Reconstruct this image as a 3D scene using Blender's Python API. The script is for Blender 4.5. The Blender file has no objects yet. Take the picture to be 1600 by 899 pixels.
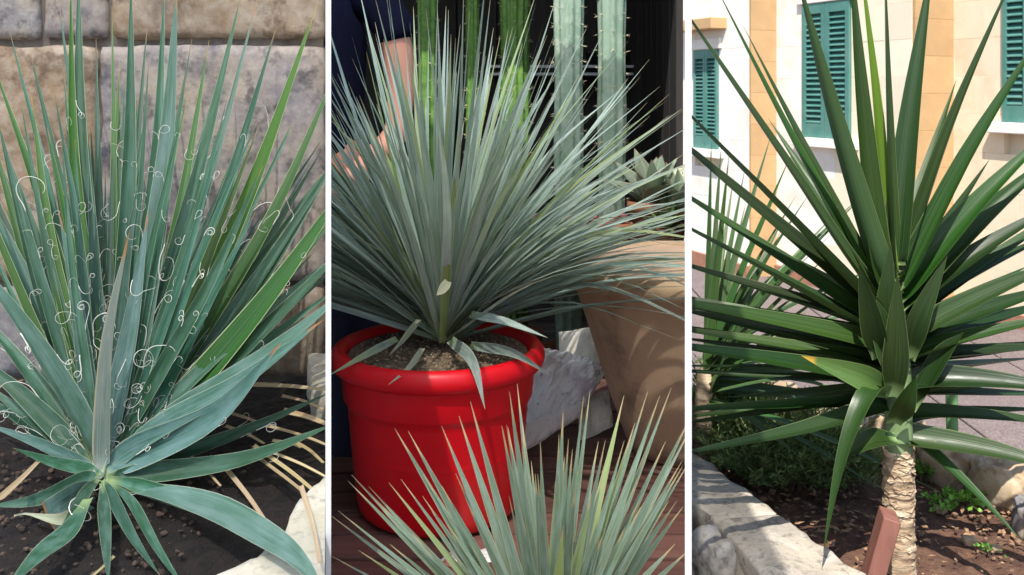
import bpy, bmesh, math, random
from mathutils import Vector, Matrix, noise
R = math.radians
SC = bpy.context.scene
COL = SC.collection

# ------------------------------------------------------------------ camera, sky, sun, exposure
H = 1.6            # eye height
F = 1500.0         # focal length in photo pixels (1600 wide)
HY = 140.0         # photo row of the horizon (level camera, shifted lens)
cam_d = bpy.data.cameras.new('camera'); cam = bpy.data.objects.new('camera', cam_d); COL.objects.link(cam)
cam.location = (0, 0, H); cam.rotation_euler = (R(90), 0, 0)
cam_d.sensor_width = 36; cam_d.lens = 36*F/1600
cam_d.shift_y = -(449.5-HY)/1600
cam_d.clip_start = .05; cam_d.clip_end = 2000
cam_d.dof.use_dof = True; cam_d.dof.focus_distance = 1.85; cam_d.dof.aperture_fstop = 15
SC.camera = cam
SUN_AZ, SUN_EL = 12, 57          # sun stands behind the camera, a little to its left
w = bpy.data.worlds.new('World'); SC.world = w; w.use_nodes = True
nt = w.node_tree; bg = nt.nodes['Background']
sky = nt.nodes.new('ShaderNodeTexSky'); sky.sky_type = 'NISHITA'; sky.sun_disc = False
sky.sun_elevation = R(SUN_EL); sky.sun_rotation = R(180+SUN_AZ)
nt.links.new(sky.outputs[0], bg.inputs[0]); bg.inputs[1].default_value = .14
sd = bpy.data.lights.new('sun', 'SUN'); sd.energy = 5.0; sd.angle = R(.5); sd.color = (1, .95, .87)
so = bpy.data.objects.new('sun', sd); COL.objects.link(so)
trav = Vector((math.sin(R(SUN_AZ))*math.cos(R(SUN_EL)), math.cos(R(SUN_AZ))*math.cos(R(SUN_EL)), -math.sin(R(SUN_EL))))
so.rotation_euler = trav.to_track_quat('-Z', 'Y').to_euler(); so.location = (-3, -6, 9)
vs = SC.view_settings; vs.view_transform = 'Standard'; vs.look = 'None'; vs.exposure = .75; vs.gamma = 1; vs.use_curve_mapping = False
SC.render.engine = 'CYCLES'; SC.cycles.use_denoising = True; SC.cycles.max_bounces = 8; SC.cycles.transparent_max_bounces = 12

# ------------------------------------------------------------------ helpers
def P(px, py, Y): return Vector(((px-800)/F*Y, Y, H-(py-HY)/F*Y))
def lerp(a, b, t): return a+(b-a)*t
def sstep(a, b, x):
    t = min(1, max(0, (x-a)/(b-a))); return t*t*(3-2*t)
def empty(name, loc):
    o = bpy.data.objects.new(name, None); COL.objects.link(o); o.location = loc; o.empty_display_size = .05; return o
def tag(o, label=None, cat=None, group=None, kind=None):
    if label: o['label'] = label
    if cat: o['category'] = cat
    if group: o['group'] = group
    if kind: o['kind'] = kind
    return o
def loc_of(p):
    v = Vector((0, 0, 0))
    while p is not None: v += p.location; p = p.parent
    return v
def obj_from_bm(name, bm, mat, parent=None, smooth=True, world=True, recalc=False):
    """world=True: bm is in world space, moved into the parent's frame (parents are never rotated)"""
    if recalc: bmesh.ops.recalc_face_normals(bm, faces=bm.faces)
    if parent is not None and world:
        bmesh.ops.translate(bm, vec=-loc_of(parent), verts=bm.verts)
    me = bpy.data.meshes.new(name); bm.to_mesh(me); bm.free()
    if smooth: me.polygons.foreach_set('use_smooth', [True]*len(me.polygons))
    if mat: me.materials.append(mat)
    o = bpy.data.objects.new(name, me); COL.objects.link(o); o.parent = parent
    return o
def cut(bm, sides):
    """trim geometry at the face of a divider panel. sides: list of (px, sign, half) ; keep sign side"""
    for px, sign, half in sides:
        k = (px-800)/F
        n = Vector((1, -k, 0)).normalized()*sign
        co = n*half
        bmesh.ops.bisect_plane(bm, geom=bm.verts[:]+bm.edges[:]+bm.faces[:], plane_co=co, plane_no=n, clear_inner=True)
D1, D2 = 513.0, 1075.5
BAY1 = [(D1, -1, .004)]
BAY2 = [(D1, 1, .004), (D2, -1, .004)]
BAY3 = [(D2, 1, .0045)]
def add_box(bm, lo, hi, rot=None, piv=None):
    m = bmesh.ops.create_cube(bm, size=1)['verts']
    lo, hi = Vector(lo), Vector(hi); s = hi-lo; c = (lo+hi)/2
    for v in m:
        v.co = Vector((v.co.x*s.x, v.co.y*s.y, v.co.z*s.z))+c
        if rot is not None:
            q = piv if piv is not None else c
            v.co = rot @ (v.co-q)+q
    return m
def bevel(bm, w, seg=2):
    bmesh.ops.bevel(bm, geom=bm.edges[:], offset=w, segments=seg, affect='EDGES', profile=.6)
def lathe(bm, prof, c, n=48, sides=None):
    rings = []
    for r, z in prof:
        if r < 1e-5: rings.append([bm.verts.new((c[0], c[1], z))])
        else: rings.append([bm.verts.new((c[0]+r*math.cos(2*math.pi*i/n), c[1]+r*math.sin(2*math.pi*i/n), z)) for i in range(n)])
    for a, b in zip(rings, rings[1:]):
        for i in range(n):
            j = (i+1) % n
            if len(a) == 1 and len(b) == 1: continue
            if len(a) == 1: bm.faces.new((a[0], b[j], b[i]))
            elif len(b) == 1: bm.faces.new((a[i], a[j], b[0]))
            else: bm.faces.new((a[i], a[j], b[j], b[i]))
    bmesh.ops.recalc_face_normals(bm, faces=bm.faces)
def tube(bm, pts, rad, n=5, cap=True):
    """rad: number or list"""
    rings = []; up = Vector((.3, .5, .8))
    for i, p in enumerate(pts):
        t = (pts[min(i+1, len(pts)-1)]-pts[max(i-1, 0)])
        if t.length < 1e-9: t = Vector((0, 0, 1))
        t.normalize()
        a = up-t*up.dot(t)
        if a.length < 1e-4: a = t.orthogonal()
        a.normalize(); b = t.cross(a); up = a
        r = rad[i] if isinstance(rad, (list, tuple)) else rad
        rings.append([bm.verts.new(p+(a*math.cos(2*math.pi*k/n)+b*math.sin(2*math.pi*k/n))*r) for k in range(n)])
    for a, b in zip(rings, rings[1:]):
        for k in range(n):
            bm.faces.new((a[k], a[(k+1) % n], b[(k+1) % n], b[k]))
    if cap:
        bm.faces.new(rings[0][::-1]); bm.faces.new(rings[-1])
def catmull(pts, n):
    q = [pts[0]*2-pts[1]]+list(pts)+[pts[-1]*2-pts[-2]]
    out = []; m = len(pts)-1
    for i in range(n+1):
        f = i/n*m; k = min(int(f), m-1); t = f-k
        a, b, c, d = q[k], q[k+1], q[k+2], q[k+3]
        out.append(.5*((2*b)+(c-a)*t+(2*a-5*b+4*c-d)*t*t+(3*b-a-3*c+d)*t**3))
    return out
def rough_box(lo, hi, cell=.03, amp=.006, bev=.01, seed=0, freq=9.0, rot=0):
    """a dressed or broken stone: gridded box with rounded edges and noisy faces"""
    lo, hi = Vector(lo), Vector(hi); s = hi-lo; c = (lo+hi)/2
    n = [max(2, min(26, int(round(d/cell)))) for d in s]
    bm = bmesh.new(); vd = {}
    def vert(i, j, k):
        key = (i, j, k)
        if key not in vd:
            p = Vector(((i/n[0]-.5)*s.x, (j/n[1]-.5)*s.y, (k/n[2]-.5)*s.z))
            h = s/2; q = Vector(tuple(max(-h[a]+bev, min(h[a]-bev, p[a])) for a in range(3)))
            d = p-q
            if d.length > 1e-9: p = q+d.normalized()*bev
            w = p+c+Vector((seed*3.1, seed*1.7, 0))
            nv = noise.noise(w*freq)+.5*noise.noise(w*freq*2.7)+.25*noise.noise(w*freq*6)
            p = p+(d.normalized() if d.length > 1e-9 else Vector((0, 0, 0)))*nv*amp
            if rot: p = Matrix.Rotation(rot, 3, 'Z') @ p
            vd[key] = bm.verts.new(p+c)
        return vd[key]
    for a in range(3):
        b, d = (a+1) % 3, (a+2) % 3
        for e in (0, n[a]):
            for i in range(n[b]):
                for j in range(n[d]):
                    f = []
                    for (u, v) in ((i, j), (i+1, j), (i+1, j+1), (i, j+1)):
                        key = [0, 0, 0]; key[a] = e; key[b] = u; key[d] = v
                        f.append(vert(*key))
                    bm.faces.new(f if e else f[::-1])
    bmesh.ops.recalc_face_normals(bm, faces=bm.faces)
    return bm

def pebbles(name, parent, spots, rad, mat, seed, sub=1, kind='stuff'):
    bm = bmesh.new(); r_ = random.Random(seed)
    for p in spots:
        s = r_.uniform(*rad)
        mt = Matrix.Translation(p) @ Matrix.Rotation(r_.uniform(0, 6), 4, 'Z') @ Matrix.Rotation(r_.uniform(-1, 1), 4, 'X') @ Matrix.Diagonal((s*r_.uniform(.7, 1.4), s, s*r_.uniform(.5, .9), 1))
        bmesh.ops.create_icosphere(bm, subdivisions=sub, radius=1, matrix=mt)
    o = obj_from_bm(name, bm, mat, parent, smooth=False); o['kind'] = kind; return o
# ------------------------------------------------------------------ materials
class N:
    def __init__(s, name):
        s.m = bpy.data.materials.new(name); s.m.use_nodes = True; s.t = s.m.node_tree
        s.b = s.t.nodes['Principled BSDF']; s.out = s.t.nodes['Material Output']
    def n(s, typ, **kw):
        x = s.t.nodes.new(typ)
        for k, v in kw.items():
            if k.startswith('i_'):
                key = k[2:]; key = int(key) if key.isdigit() else key
                s.set(x.inputs[key], v)
            else: setattr(x, k, v)
        return x
    def set(s, sock, v):
        if hasattr(v, 'is_linked') or isinstance(v, bpy.types.NodeSocket): s.t.links.new(v, sock)
        elif isinstance(v, (tuple, list)) and len(v) == 3 and sock.type == 'RGBA': sock.default_value = (*v, 1)
        else: sock.default_value = v
    def math(s, op, a, b=0.0, c=None):
        x = s.n('ShaderNodeMath', operation=op); s.set(x.inputs[0], a); s.set(x.inputs[1], b)
        if c is not None: s.set(x.inputs[2], c)
        return x.outputs[0]
    def mix(s, f, a, b, mode='MIX'):
        x = s.n('ShaderNodeMix', data_type='RGBA', blend_type=mode)
        s.set(x.inputs[0], f); s.set(x.inputs[6], a); s.set(x.inputs[7], b); return x.outputs[2]
    def noise(s, vec, scale, detail=3, rough=.55):
        x = s.n('ShaderNodeTexNoise'); s.set(x.inputs['Vector'], vec); x.inputs['Scale'].default_value = scale
        x.inputs['Detail'].default_value = detail; x.inputs['Roughness'].default_value = rough; return x.outputs[0]
    def ramp(s, f, stops, interp='LINEAR'):
        x = s.n('ShaderNodeValToRGB'); x.color_ramp.interpolation = interp; s.set(x.inputs[0], f)
        e = x.color_ramp.elements
        while len(e) < len(stops): e.new(.5)
        for el, (p, c) in zip(e, stops): el.position = p; el.color = (*c, 1) if len(c) == 3 else c
        return x.outputs[0]
    def rng(s, v, a, b, c=0., d=1.):
        x = s.n('ShaderNodeMapRange'); x.clamp = True; s.set(x.inputs[0], v)
        for i, q in enumerate((a, b, c, d)): x.inputs[i+1].default_value = q
        return x.outputs[0]
    def scale(s, vec, v):
        x = s.n('ShaderNodeVectorMath', operation='MULTIPLY'); s.set(x.inputs[0], vec); x.inputs[1].default_value = v; return x.outputs[0]
    def addv(s, a, b):
        x = s.n('ShaderNodeVectorMath', operation='ADD'); s.set(x.inputs[0], a); s.set(x.inputs[1], b); return x.outputs[0]
    def bump(s, h, strength=.3, dist=.01):
        x = s.n('ShaderNodeBump'); s.set(x.inputs['Height'], h); x.inputs['Strength'].default_value = strength
        x.inputs['Distance'].default_value = dist; s.t.links.new(x.outputs[0], s.b.inputs['Normal'])
    @property
    def obj(s): return s.n('ShaderNodeTexCoord').outputs['Object']
    @property
    def pos(s): return s.n('ShaderNodeNewGeometry').outputs['Position']
    @property
    def uv(s): return s.n('ShaderNodeTexCoord').outputs['UV']
    @property
    def rnd(s): return s.n('ShaderNodeObjectInfo').outputs['Random']
    def col(s, c): s.set(s.b.inputs['Base Color'], c)
    def rough(s, r): s.set(s.b.inputs['Roughness'], r)

def leaf_mat(name, c_lo, c_hi, c_edge, c_tip, edge=.86, tip=.93, stripe=26, c_back=None, rough=.45, trans=.12, var=.25, yellow=None, base=None, c_bloom=None):
    m = N(name); uv = m.uv
    sep = m.n('ShaderNodeSeparateXYZ'); m.set(sep.inputs[0], uv); u, v = sep.outputs[0], sep.outputs[1]
    off = m.n('ShaderNodeCombineXYZ'); m.set(off.inputs[0], m.math('MULTIPLY', m.rnd, 37.)); m.set(off.inputs[1], m.math('MULTIPLY', m.rnd, 91.))
    uvo = m.addv(uv, off.outputs[0])
    st = m.noise(m.scale(uvo, (stripe, 1.3, 1)), 1., 2, .6)
    bl = m.noise(m.scale(uvo, (2., 7., 1)), 1., 3, .6)
    c = m.mix(m.rng(st, .3, .7), c_lo, c_hi)
    fl = m.noise(m.scale(uvo, (stripe*2.6, 1.1, 1)), 1., 2, .5); c = m.mix(m.rng(fl, .48, .6, 0, .5), c, tuple(x*.4 for x in c_lo))
    if c_bloom: c = m.mix(m.rng(bl, .42, .7, 0, .75), c, c_bloom)
    else: c = m.mix(m.rng(bl, .45, .75, 0, .35), c, c_lo)
    # each leaf a little different
    hv = m.n('ShaderNodeHueSaturation'); m.set(hv.inputs['Color'], c)
    m.set(hv.inputs['Hue'], m.rng(m.rnd, 0, 1, .5-.02, .5+.02)); m.set(hv.inputs['Value'], m.rng(m.math('FRACT', m.math('MULTIPLY', m.rnd, 7.31)), 0, 1, 1-var, 1+var))
    m.set(hv.inputs['Saturation'], m.rng(m.math('FRACT', m.math('MULTIPLY', m.rnd, 13.7)), 0, 1, .85, 1.1))
    c = hv.outputs[0]
    if yellow:
        yf = m.math('MULTIPLY', m.rng(m.math('FRACT', m.math('MULTIPLY', m.rnd, 23.3)), .86, .9, 0, .8), m.rng(v, .2, .6))
        c = m.mix(yf, c, yellow)
    if base: c = m.mix(m.rng(v, .02, .16, 1, 0), c, base)
    if c_back: c = m.mix(m.math('MULTIPLY', m.n('ShaderNodeNewGeometry').outputs['Backfacing'], 1.), c, m.mix(.6, c, c_back))
    e = m.math('ABSOLUTE', m.math('MULTIPLY_ADD', u, 2., -1.))
    c = m.mix(m.rng(e, edge, min(1, edge+.06), 0, .9), c, c_edge)
    sc0 = m.noise(m.scale(uvo, (5., 34., 1)), 1., 3, .7); c = m.mix(m.rng(sc0, .7, .76, 0, .6), c, (.22, .17, .09))
    tn = m.math('ADD', v, m.math('MULTIPLY', m.math('SUBTRACT', bl, .5), .08))
    c = m.mix(m.rng(tn, tip, min(1, tip+.04), 0, .9), c, c_tip)
    m.col(c); m.rough(m.rng(bl, .3, .7, rough-.08, rough+.12)); m.b.inputs['Specular IOR Level'].default_value = .3
    m.bump(m.math('ADD', st, m.math('MULTIPLY', bl, .4)), .25, .002)
    if trans:
        tr = m.n('ShaderNodeBsdfTranslucent'); m.set(tr.inputs[0], m.mix(.5, c, (.35, .5, .08)))
        mx = m.n('ShaderNodeMixShader'); mx.inputs[0].default_value = trans
        m.t.links.new(m.b.outputs[0], mx.inputs[1]); m.t.links.new(tr.outputs[0], mx.inputs[2]); m.t.links.new(mx.outputs[0], m.out.inputs[0])
    return m.m
def plain(name, c, rough=.6, c2=None, scale=20, spec=.4, bump=0, bd=.004, detail=4, lo=.35, hi=.65, var=0, metal=0, stain=None, stain_scale=6):
    m = N(name); p = m.pos
    if var: 
        off = m.n('ShaderNodeCombineXYZ'); m.set(off.inputs[0], m.math('MULTIPLY', m.rnd, 31.)); p = m.addv(p, off.outputs[0])
    nz = m.noise(p, scale, detail)
    cc = m.mix(m.rng(nz, lo, hi), c, c2 or tuple(x*.75 for x in c))
    if stain: cc = m.mix(m.rng(m.noise(p, stain_scale, 5, .65), .5, .72, 0, .8), cc, stain)
    if var:
        hv = m.n('ShaderNodeHueSaturation'); m.set(hv.inputs['Color'], cc); m.set(hv.inputs['Value'], m.rng(m.rnd, 0, 1, 1-var, 1+var)); cc = hv.outputs[0]
    m.col(cc); m.rough(m.rng(nz, .2, .8, max(0, rough-.08), min(1, rough+.08))); m.b.inputs['Specular IOR Level'].default_value = spec
    m.b.inputs['Metallic'].default_value = metal
    if bump: m.bump(m.noise(p, scale*2.3, 5, .65), bump, bd)
    return m.m
def speckled(name, cols, scale=60, patch=5, bump=.5, rough=.85, var=.1, dark=None, light=.3):
    """granular stone: patches of several tones with coarse crystals"""
    m = N(name); off = m.n('ShaderNodeCombineXYZ'); m.set(off.inputs[0], m.math('MULTIPLY', m.rnd, 17.)); m.set(off.inputs[2], m.math('MULTIPLY', m.rnd, 5.))
    p = m.addv(m.pos, off.outputs[0])
    a = m.noise(p, patch, 5, .6); b = m.noise(p, scale, 3, .6); g = m.noise(p, scale*.35, 4, .7)
    c = m.mix(m.rng(a, .38, .62), cols[0], cols[1]); c = m.mix(m.rng(m.noise(p, patch*2.1, 4), .5, .66), c, cols[2])
    c = m.mix(m.rng(b, .4, .72, 0, light), c, (.55, .5, .43)); c = m.mix(m.rng(g, .53, .66, 0, .75), c, dark or (.05, .045, .05))
    hv = m.n('ShaderNodeHueSaturation'); m.set(hv.inputs['Color'], c); m.set(hv.inputs['Value'], m.rng(m.rnd, 0, 1, 1-var, 1+var))
    m.col(hv.outputs[0]); m.rough(rough); m.bump(m.math('ADD', g, m.math('MULTIPLY', b, .5)), bump, .006)
    return m.m
def wood(name, c1, c2, axis=0, scale=1., rough=.6, var=.25, bump=.3):
    m = N(name); s = [26, 26, 26]; s[axis] = 1.6
    off = m.n('ShaderNodeCombineXYZ'); m.set(off.inputs[0], m.math('MULTIPLY', m.rnd, 31.)); m.set(off.inputs[1], m.math('MULTIPLY', m.rnd, 13.)); m.set(off.inputs[2], m.math('MULTIPLY', m.rnd, 7.))
    p = m.addv(m.scale(m.pos, tuple(x*scale for x in s)), off.outputs[0])
    g = m.noise(p, 1., 5, .65); k = m.noise(p, .23, 3)
    c = m.mix(m.rng(g, .32, .68), c1, c2); c = m.mix(m.rng(k, .5, .75, 0, .5), c, tuple(x*.35 for x in c1))
    hv = m.n('ShaderNodeHueSaturation'); m.set(hv.inputs['Color'], c); m.set(hv.inputs['Value'], m.rng(m.rnd, 0, 1, 1-var, 1+var))
    m.col(hv.outputs[0]); m.rough(rough); m.bump(g, bump, .003); return m.m

M = {}
M['leaf1'] = leaf_mat('glaucous_leaf', (.018, .075, .038), (.054, .15, .086), (.55, .6, .42), (.36, .2, .07), edge=.94, tip=.96, stripe=22, trans=.08, var=.32, base=(.26, .36, .16), c_bloom=(.1, .21, .165))
M['leaf1g'] = leaf_mat('green_leaf', (.03, .11, .02), (.075, .19, .04), (.6, .62, .35), (.4, .25, .08), edge=.92, tip=.95, stripe=22, trans=.12, var=.2, base=(.3, .42, .2))
M['leaf1y'] = leaf_mat('yellow_green_leaf', (.25, .36, .04), (.42, .5, .08), (.6, .62, .35), (.4, .25, .08), edge=.88, tip=.9, stripe=22, trans=.12, var=.1)
M['leaf1p'] = leaf_mat('pale_blue_leaf', (.05, .13, .095), (.115, .23, .18), (.5, .52, .4), (.35, .17, .06), edge=.945, tip=.93, stripe=20, trans=.05, var=.1, base=(.32, .42, .25), c_bloom=(.165, .27, .255))
M['leaf1b'] = leaf_mat('bronzed_leaf', (.15, .2, .165), (.27, .34, .31), (.42, .36, .24), (.36, .16, .05), edge=.85, tip=.9, stripe=18, trans=.05, var=.1, c_bloom=(.3, .32, .28))
M['dry1'] = leaf_mat('straw_leaf', (.42, .29, .14), (.62, .5, .3), (.3, .2, .1), (.3, .2, .1), edge=.92, tip=.97, stripe=14, trans=.05, var=.2)
M['leaf2'] = leaf_mat('silver_leaf', (.24, .34, .28), (.43, .53, .46), (.5, .55, .47), (.5, .42, .25), edge=.88, tip=.94, stripe=12, trans=.18, var=.4, yellow=(.38, .46, .22), base=(.26, .34, .18), c_bloom=(.5, .6, .56))
M['leaf2y'] = leaf_mat('lime_leaf', (.24, .33, .11), (.37, .45, .2), (.5, .55, .3), (.5, .4, .2), edge=.9, tip=.93, stripe=12, trans=.12, var=.15)
M['leaf2f'] = leaf_mat('olive_silver_leaf', (.16, .25, .15), (.29, .38, .25), (.5, .5, .32), (.54, .42, .22), edge=.86, tip=.88, stripe=12, trans=.1, var=.22, yellow=(.4, .5, .14), c_bloom=(.3, .42, .37))
M['dry2'] = leaf_mat('withered_leaf', (.33, .36, .24), (.5, .5, .36), (.5, .46, .32), (.55, .45, .28), stripe=12, trans=.1, var=.15)
M['leaf3'] = leaf_mat('dark_green_leaf', (.011, .031, .0065), (.029, .066, .013), (.14, .18, .07), (.16, .1, .04), edge=.95, tip=.985, stripe=20, trans=.04, var=.4, rough=.4, base=(.2, .3, .12), c_back=(.055, .105, .045))
M['leaf3y'] = leaf_mat('young_leaf', (.07, .13, .015), (.12, .19, .03), (.2, .26, .06), (.3, .2, .05), stripe=18, trans=.2, var=.1)
M['leaf3t'] = leaf_mat('scorched_leaf', (.06, .12, .03), (.1, .19, .06), (.2, .22, .08), (.42, .25, .03), edge=.95, tip=.86, stripe=18, trans=.07, var=.1)
M['leaf4'] = leaf_mat('narrow_dark_leaf', (.03, .07, .022), (.06, .12, .035), (.1, .13, .05), (.12, .1, .04), stripe=14, trans=.07, var=.3)
M['thread'] = plain('leaf_thread', (.88, .87, .8), .6, (.74, .72, .62), 60)
M['white_panel'] = plain('white_panel', (.86, .86, .85), .55, (.82, .82, .81), 3, bump=.03)
M['granite_grey'] = speckled('grey_granite', [(.26, .24, .24), (.13, .125, .14), (.33, .27, .2)], 55, 4)
M['granite_tan'] = speckled('tan_granite', [(.29, .2, .115), (.17, .12, .085), (.33, .27, .21)], 45, 4, dark=(.1, .06, .04))
M['granite_mid'] = speckled('mottled_granite', [(.2, .18, .2), (.34, .28, .22), (.075, .07, .09)], 50, 5)
M['mortar'] = plain('mortar', (.2, .17, .14), .95, (.12, .1, .09), 30, bump=.5)
M['soil_dark'] = plain('dark_soil', (.01, .008, .008), .95, (.03, .021, .018), 45, bump=1, bd=.015, detail=6)
M['kerb_pale'] = speckled('pale_kerb_stone', [(.5, .46, .36), (.42, .4, .32), (.55, .52, .44)], 120, 8, .4, dark=(.3, .27, .22))

# ------------------------------------------------------------------ leaves
def prof_lance(t): return (.38+.62*sstep(0, .42, t))*(1-max(0, (t-.4)/.6)**1.5)
def prof_sword(t): return (.62+.38*sstep(0, .35, t))*(1-max(0, (t-.4)/.6)**1.5)
def prof_line(t): return (.75+.25*sstep(0, .3, t))*(1-max(0, (t-.22)/.78)**1.45)
MARGIN = []      # margin and midrib points of the last leaf, for threads
def leaf(parent, path, width, hint, mat, prof=prof_lance, chan=.18, clip=None, seg=14, name='leaf', twist=0., nu=4, fold=0.):
    pts = catmull(path, seg) if len(path) > 2 else [lerp(path[0], path[1], i/seg) for i in range(seg+1)]
    bm = bmesh.new(); uvl = bm.loops.layers.uv.new('UVMap')
    rows = []
    for i, p in enumerate(pts):
        t = (pts[min(i+1, seg)]-pts[max(i-1, 0)]).normalized()
        n = hint-t*hint.dot(t)
        if n.length < 1e-3: n = t.orthogonal()
        n.normalize()
        f = i/seg
        if twist: n = Matrix.Rotation(twist*f, 3, t) @ n
        s = t.cross(n); hw = max(width*.5*prof(f), .0002)
        ch = chan*(1-.4*f)
        row = []
        for j in range(nu+1):
            u = j/nu*2-1
            row.append((bm.verts.new(p+s*(u*hw)+n*(hw*2*ch*(abs(u)**1.25)*(1+fold))), (j/nu, f)))
        rows.append(row)
    for a, b in zip(rows, rows[1:]):
        for j in range(nu):
            q = (a[j], a[j+1], b[j+1], b[j])
            fc = bm.faces.new([x[0] for x in q])
            for lp, x in zip(fc.loops, q): lp[uvl].uv = x[1]
    MARGIN[:] = [(r_[0][0].co.copy(), r_[nu//2][0].co.copy(), r_[-1][0].co.copy()) for r_ in rows]
    if clip: cut(bm, clip)
    if len(bm.faces) == 0: bm.free(); return None, pts
    return obj_from_bm(name, bm, mat, parent), pts
def px_leaf(parent, pxs, Ys, wpx, mat, axis_face=.5, cam_face=.8, bow=0., seed=0, floor=None, jit=.35, **kw):
    """leaf through photo points at given real distances"""
    if len(pxs) == 2 and bow:
        a, b = Vector(pxs[0]), Vector(pxs[1]); d = b-a; m = (a+b)/2+Vector((-d.y, d.x))*bow
        pxs = [pxs[0], tuple(m), pxs[1]]; Ys = [Ys[0], (Ys[0]*.55+Ys[-1]*.45), Ys[-1]]
    elif len(Ys) != len(pxs):
        Ys = [lerp(Ys[0], Ys[-1], i/(len(pxs)-1)) for i in range(len(pxs))]
    if floor is not None: Ys = [min(Y, F*(H-floor)/(y-HY)) if y > HY+20 else Y for (x, y), Y in zip(pxs, Ys)]
    path = [P(x, y, Y) for (x, y), Y in zip(pxs, Ys)]
    ym = sum(Ys)/len(Ys)
    mid = path[len(path)//2]
    tocam = (Vector((0, 0, H))-mid).normalized()
    d = (path[-1]-path[0]).normalized()
    ax = Vector((0, 0, 1)); ax = (ax-d*ax.dot(d))
    if ax.length > 1e-3: ax.normalize()
    rr = random.Random(seed)
    hint = ax*axis_face+tocam*cam_face+Vector((rr.uniform(-1, 1), rr.uniform(-1, 1), rr.uniform(-1, 1)))*jit
    return leaf(parent, path, wpx*ym/F, hint, mat, **kw)

# ------------------------------------------------------------------ the setting
M['earth'] = plain('packed_earth', (.2, .15, .11), .95, (.12, .09, .07), 3, bump=.6, bd=.02)
bm = bmesh.new(); bmesh.ops.create_grid(bm, x_segments=8, y_segments=8, size=300)
tag(obj_from_bm('ground', bm, M['earth']), kind='structure')

def divider(name, px, Y0, Y1, t, label):
    k = (px-800)/F; d = Vector((k, 1, 0)).normalized(); n = Vector((d.y, -d.x, 0))
    bm = bmesh.new(); L = (Y1-Y0)*math.sqrt(1+k*k)
    o = Vector((k*Y0, Y0, 0)); vs_ = []
    for s, y in ((0, Y0), (L, Y1)):
        top = H+.0933*y+.06
        for sg in (-1, 1):
            vs_.append([bm.verts.new(o+d*s+n*(sg*t/2)+Vector((0, 0, z))) for z in (.0, top)])
    a, b, c, e = vs_
    for q in ((a[0], b[0], b[1], a[1]), (c[0], c[1], e[1], e[0]), (a[0], a[1], c[1], c[0]), (b[0], e[0], e[1], b[1]), (a[1], b[1], e[1], c[1]), (a[0], c[0], e[0], b[0])): bm.faces.new(q)
    tag(obj_from_bm(name, bm, M['white_panel'], None, smooth=False, recalc=True), label, 'divider panel', 'thin white divider panels between the plant bays')
divider('divider_panel', D1, 1.2, 2.3, .0068, 'thin white divider panel between the thready yucca bed and the red pot')
divider('divider_panel', D2, 1.2, 3.36, .0084, 'thin white divider panel between the red pot bench and the planted kerb bed')

# ------------------------------------------------------------------ bay 1: raised bed against a granite wall
Z1 = 1.0; YC1 = F*(H-Z1)/(745-HY)
bx0, bx1 = -1.3, -.39
wall = empty('granite_wall', (-.9, 2.12, 0)); tag(wall, 'rough granite block wall behind the thready yucca', 'wall')
WY = 2.0
def wblock(x0, x1, z0, z1, mat, seed):
    bm = rough_box((x0, WY, z0), (x1, WY+.24, z1), .022, .007, .012, seed, 14); cut(bm, BAY1)
    obj_from_bm('stone_block', bm, M[mat], wall)
zj = H-(66-HY)/F*WY     # the joint seen near the top of the picture
X = lambda px: (px-800)/F*WY
wblock(X(-140), X(60), zj+.006, zj+.24, 'granite_grey', 1); wblock(X(66), X(166), zj+.006, zj+.24, 'granite_mid', 2)
wblock(X(171), X(507), zj+.006, zj+.24, 'granite_tan', 3)
wblock(X(-140), X(150), zj-.5, zj-.006, 'granite_tan', 4); wblock(X(155), X(507), zj-.5, zj-.006, 'granite_mid', 5)
wblock(X(-140), X(-20), zj-.7, zj-.51, 'granite_mid', 6); wblock(X(-15), X(300), zj-.7, zj-.51, 'granite_grey', 7); wblock(X(305), X(507), zj-.7, zj-.51, 'granite_tan', 8)
wblock(X(-140), X(120), zj-.9, zj-.71, 'granite_grey', 9); wblock(X(125), X(507), zj-.9, zj-.71, 'granite_mid', 10)
wblock(X(-140), X(250), 0, zj-.91, 'granite_tan', 11); wblock(X(255), X(507), 0, zj-.91, 'granite_grey', 12)
bm = bmesh.new(); add_box(bm, (X(-138), WY+.02, 0), (X(505), WY+.22, zj+.23)); cut(bm, [(D1, -1, .01)]); obj_from_bm('mortar', bm, M['mortar'], wall, smooth=False)

# soil of the bed
def soil_patch(name, poly_fn, x0, x1, y0, y1, z, amp, freq, mat, step=.015, seed=0, clip=None, thick=.3):
    bm = bmesh.new(); nx, ny = int((x1-x0)/step), int((y1-y0)/step); g = {}
    for i in range(nx+1):
        for j in range(ny+1):
            x, y = x0+(x1-x0)*i/nx, y0+(y1-y0)*j/ny
            if poly_fn and not poly_fn(x, y): continue
            q = Vector((x+seed, y, 0))
            g[i, j] = bm.verts.new((x, y, z+amp*(noise.noise(q*freq)+.6*noise.noise(q*freq*2.6)+.45*abs(noise.noise(q*freq*6.5)))))
    for i in range(nx):
        for j in range(ny):
            k = [(i, j), (i+1, j), (i+1, j+1), (i, j+1)]
            if all(q in g for q in k): bm.faces.new([g[q] for q in k])
    if clip: cut(bm, clip)
    o = obj_from_bm(name, bm, mat); return o
s1 = soil_patch('soil', None, bx0, -.2, 1.0, 2.0, Z1-.012, .012, 16, M['soil_dark'], .012, clip=BAY1); tag(s1, kind='structure')
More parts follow.
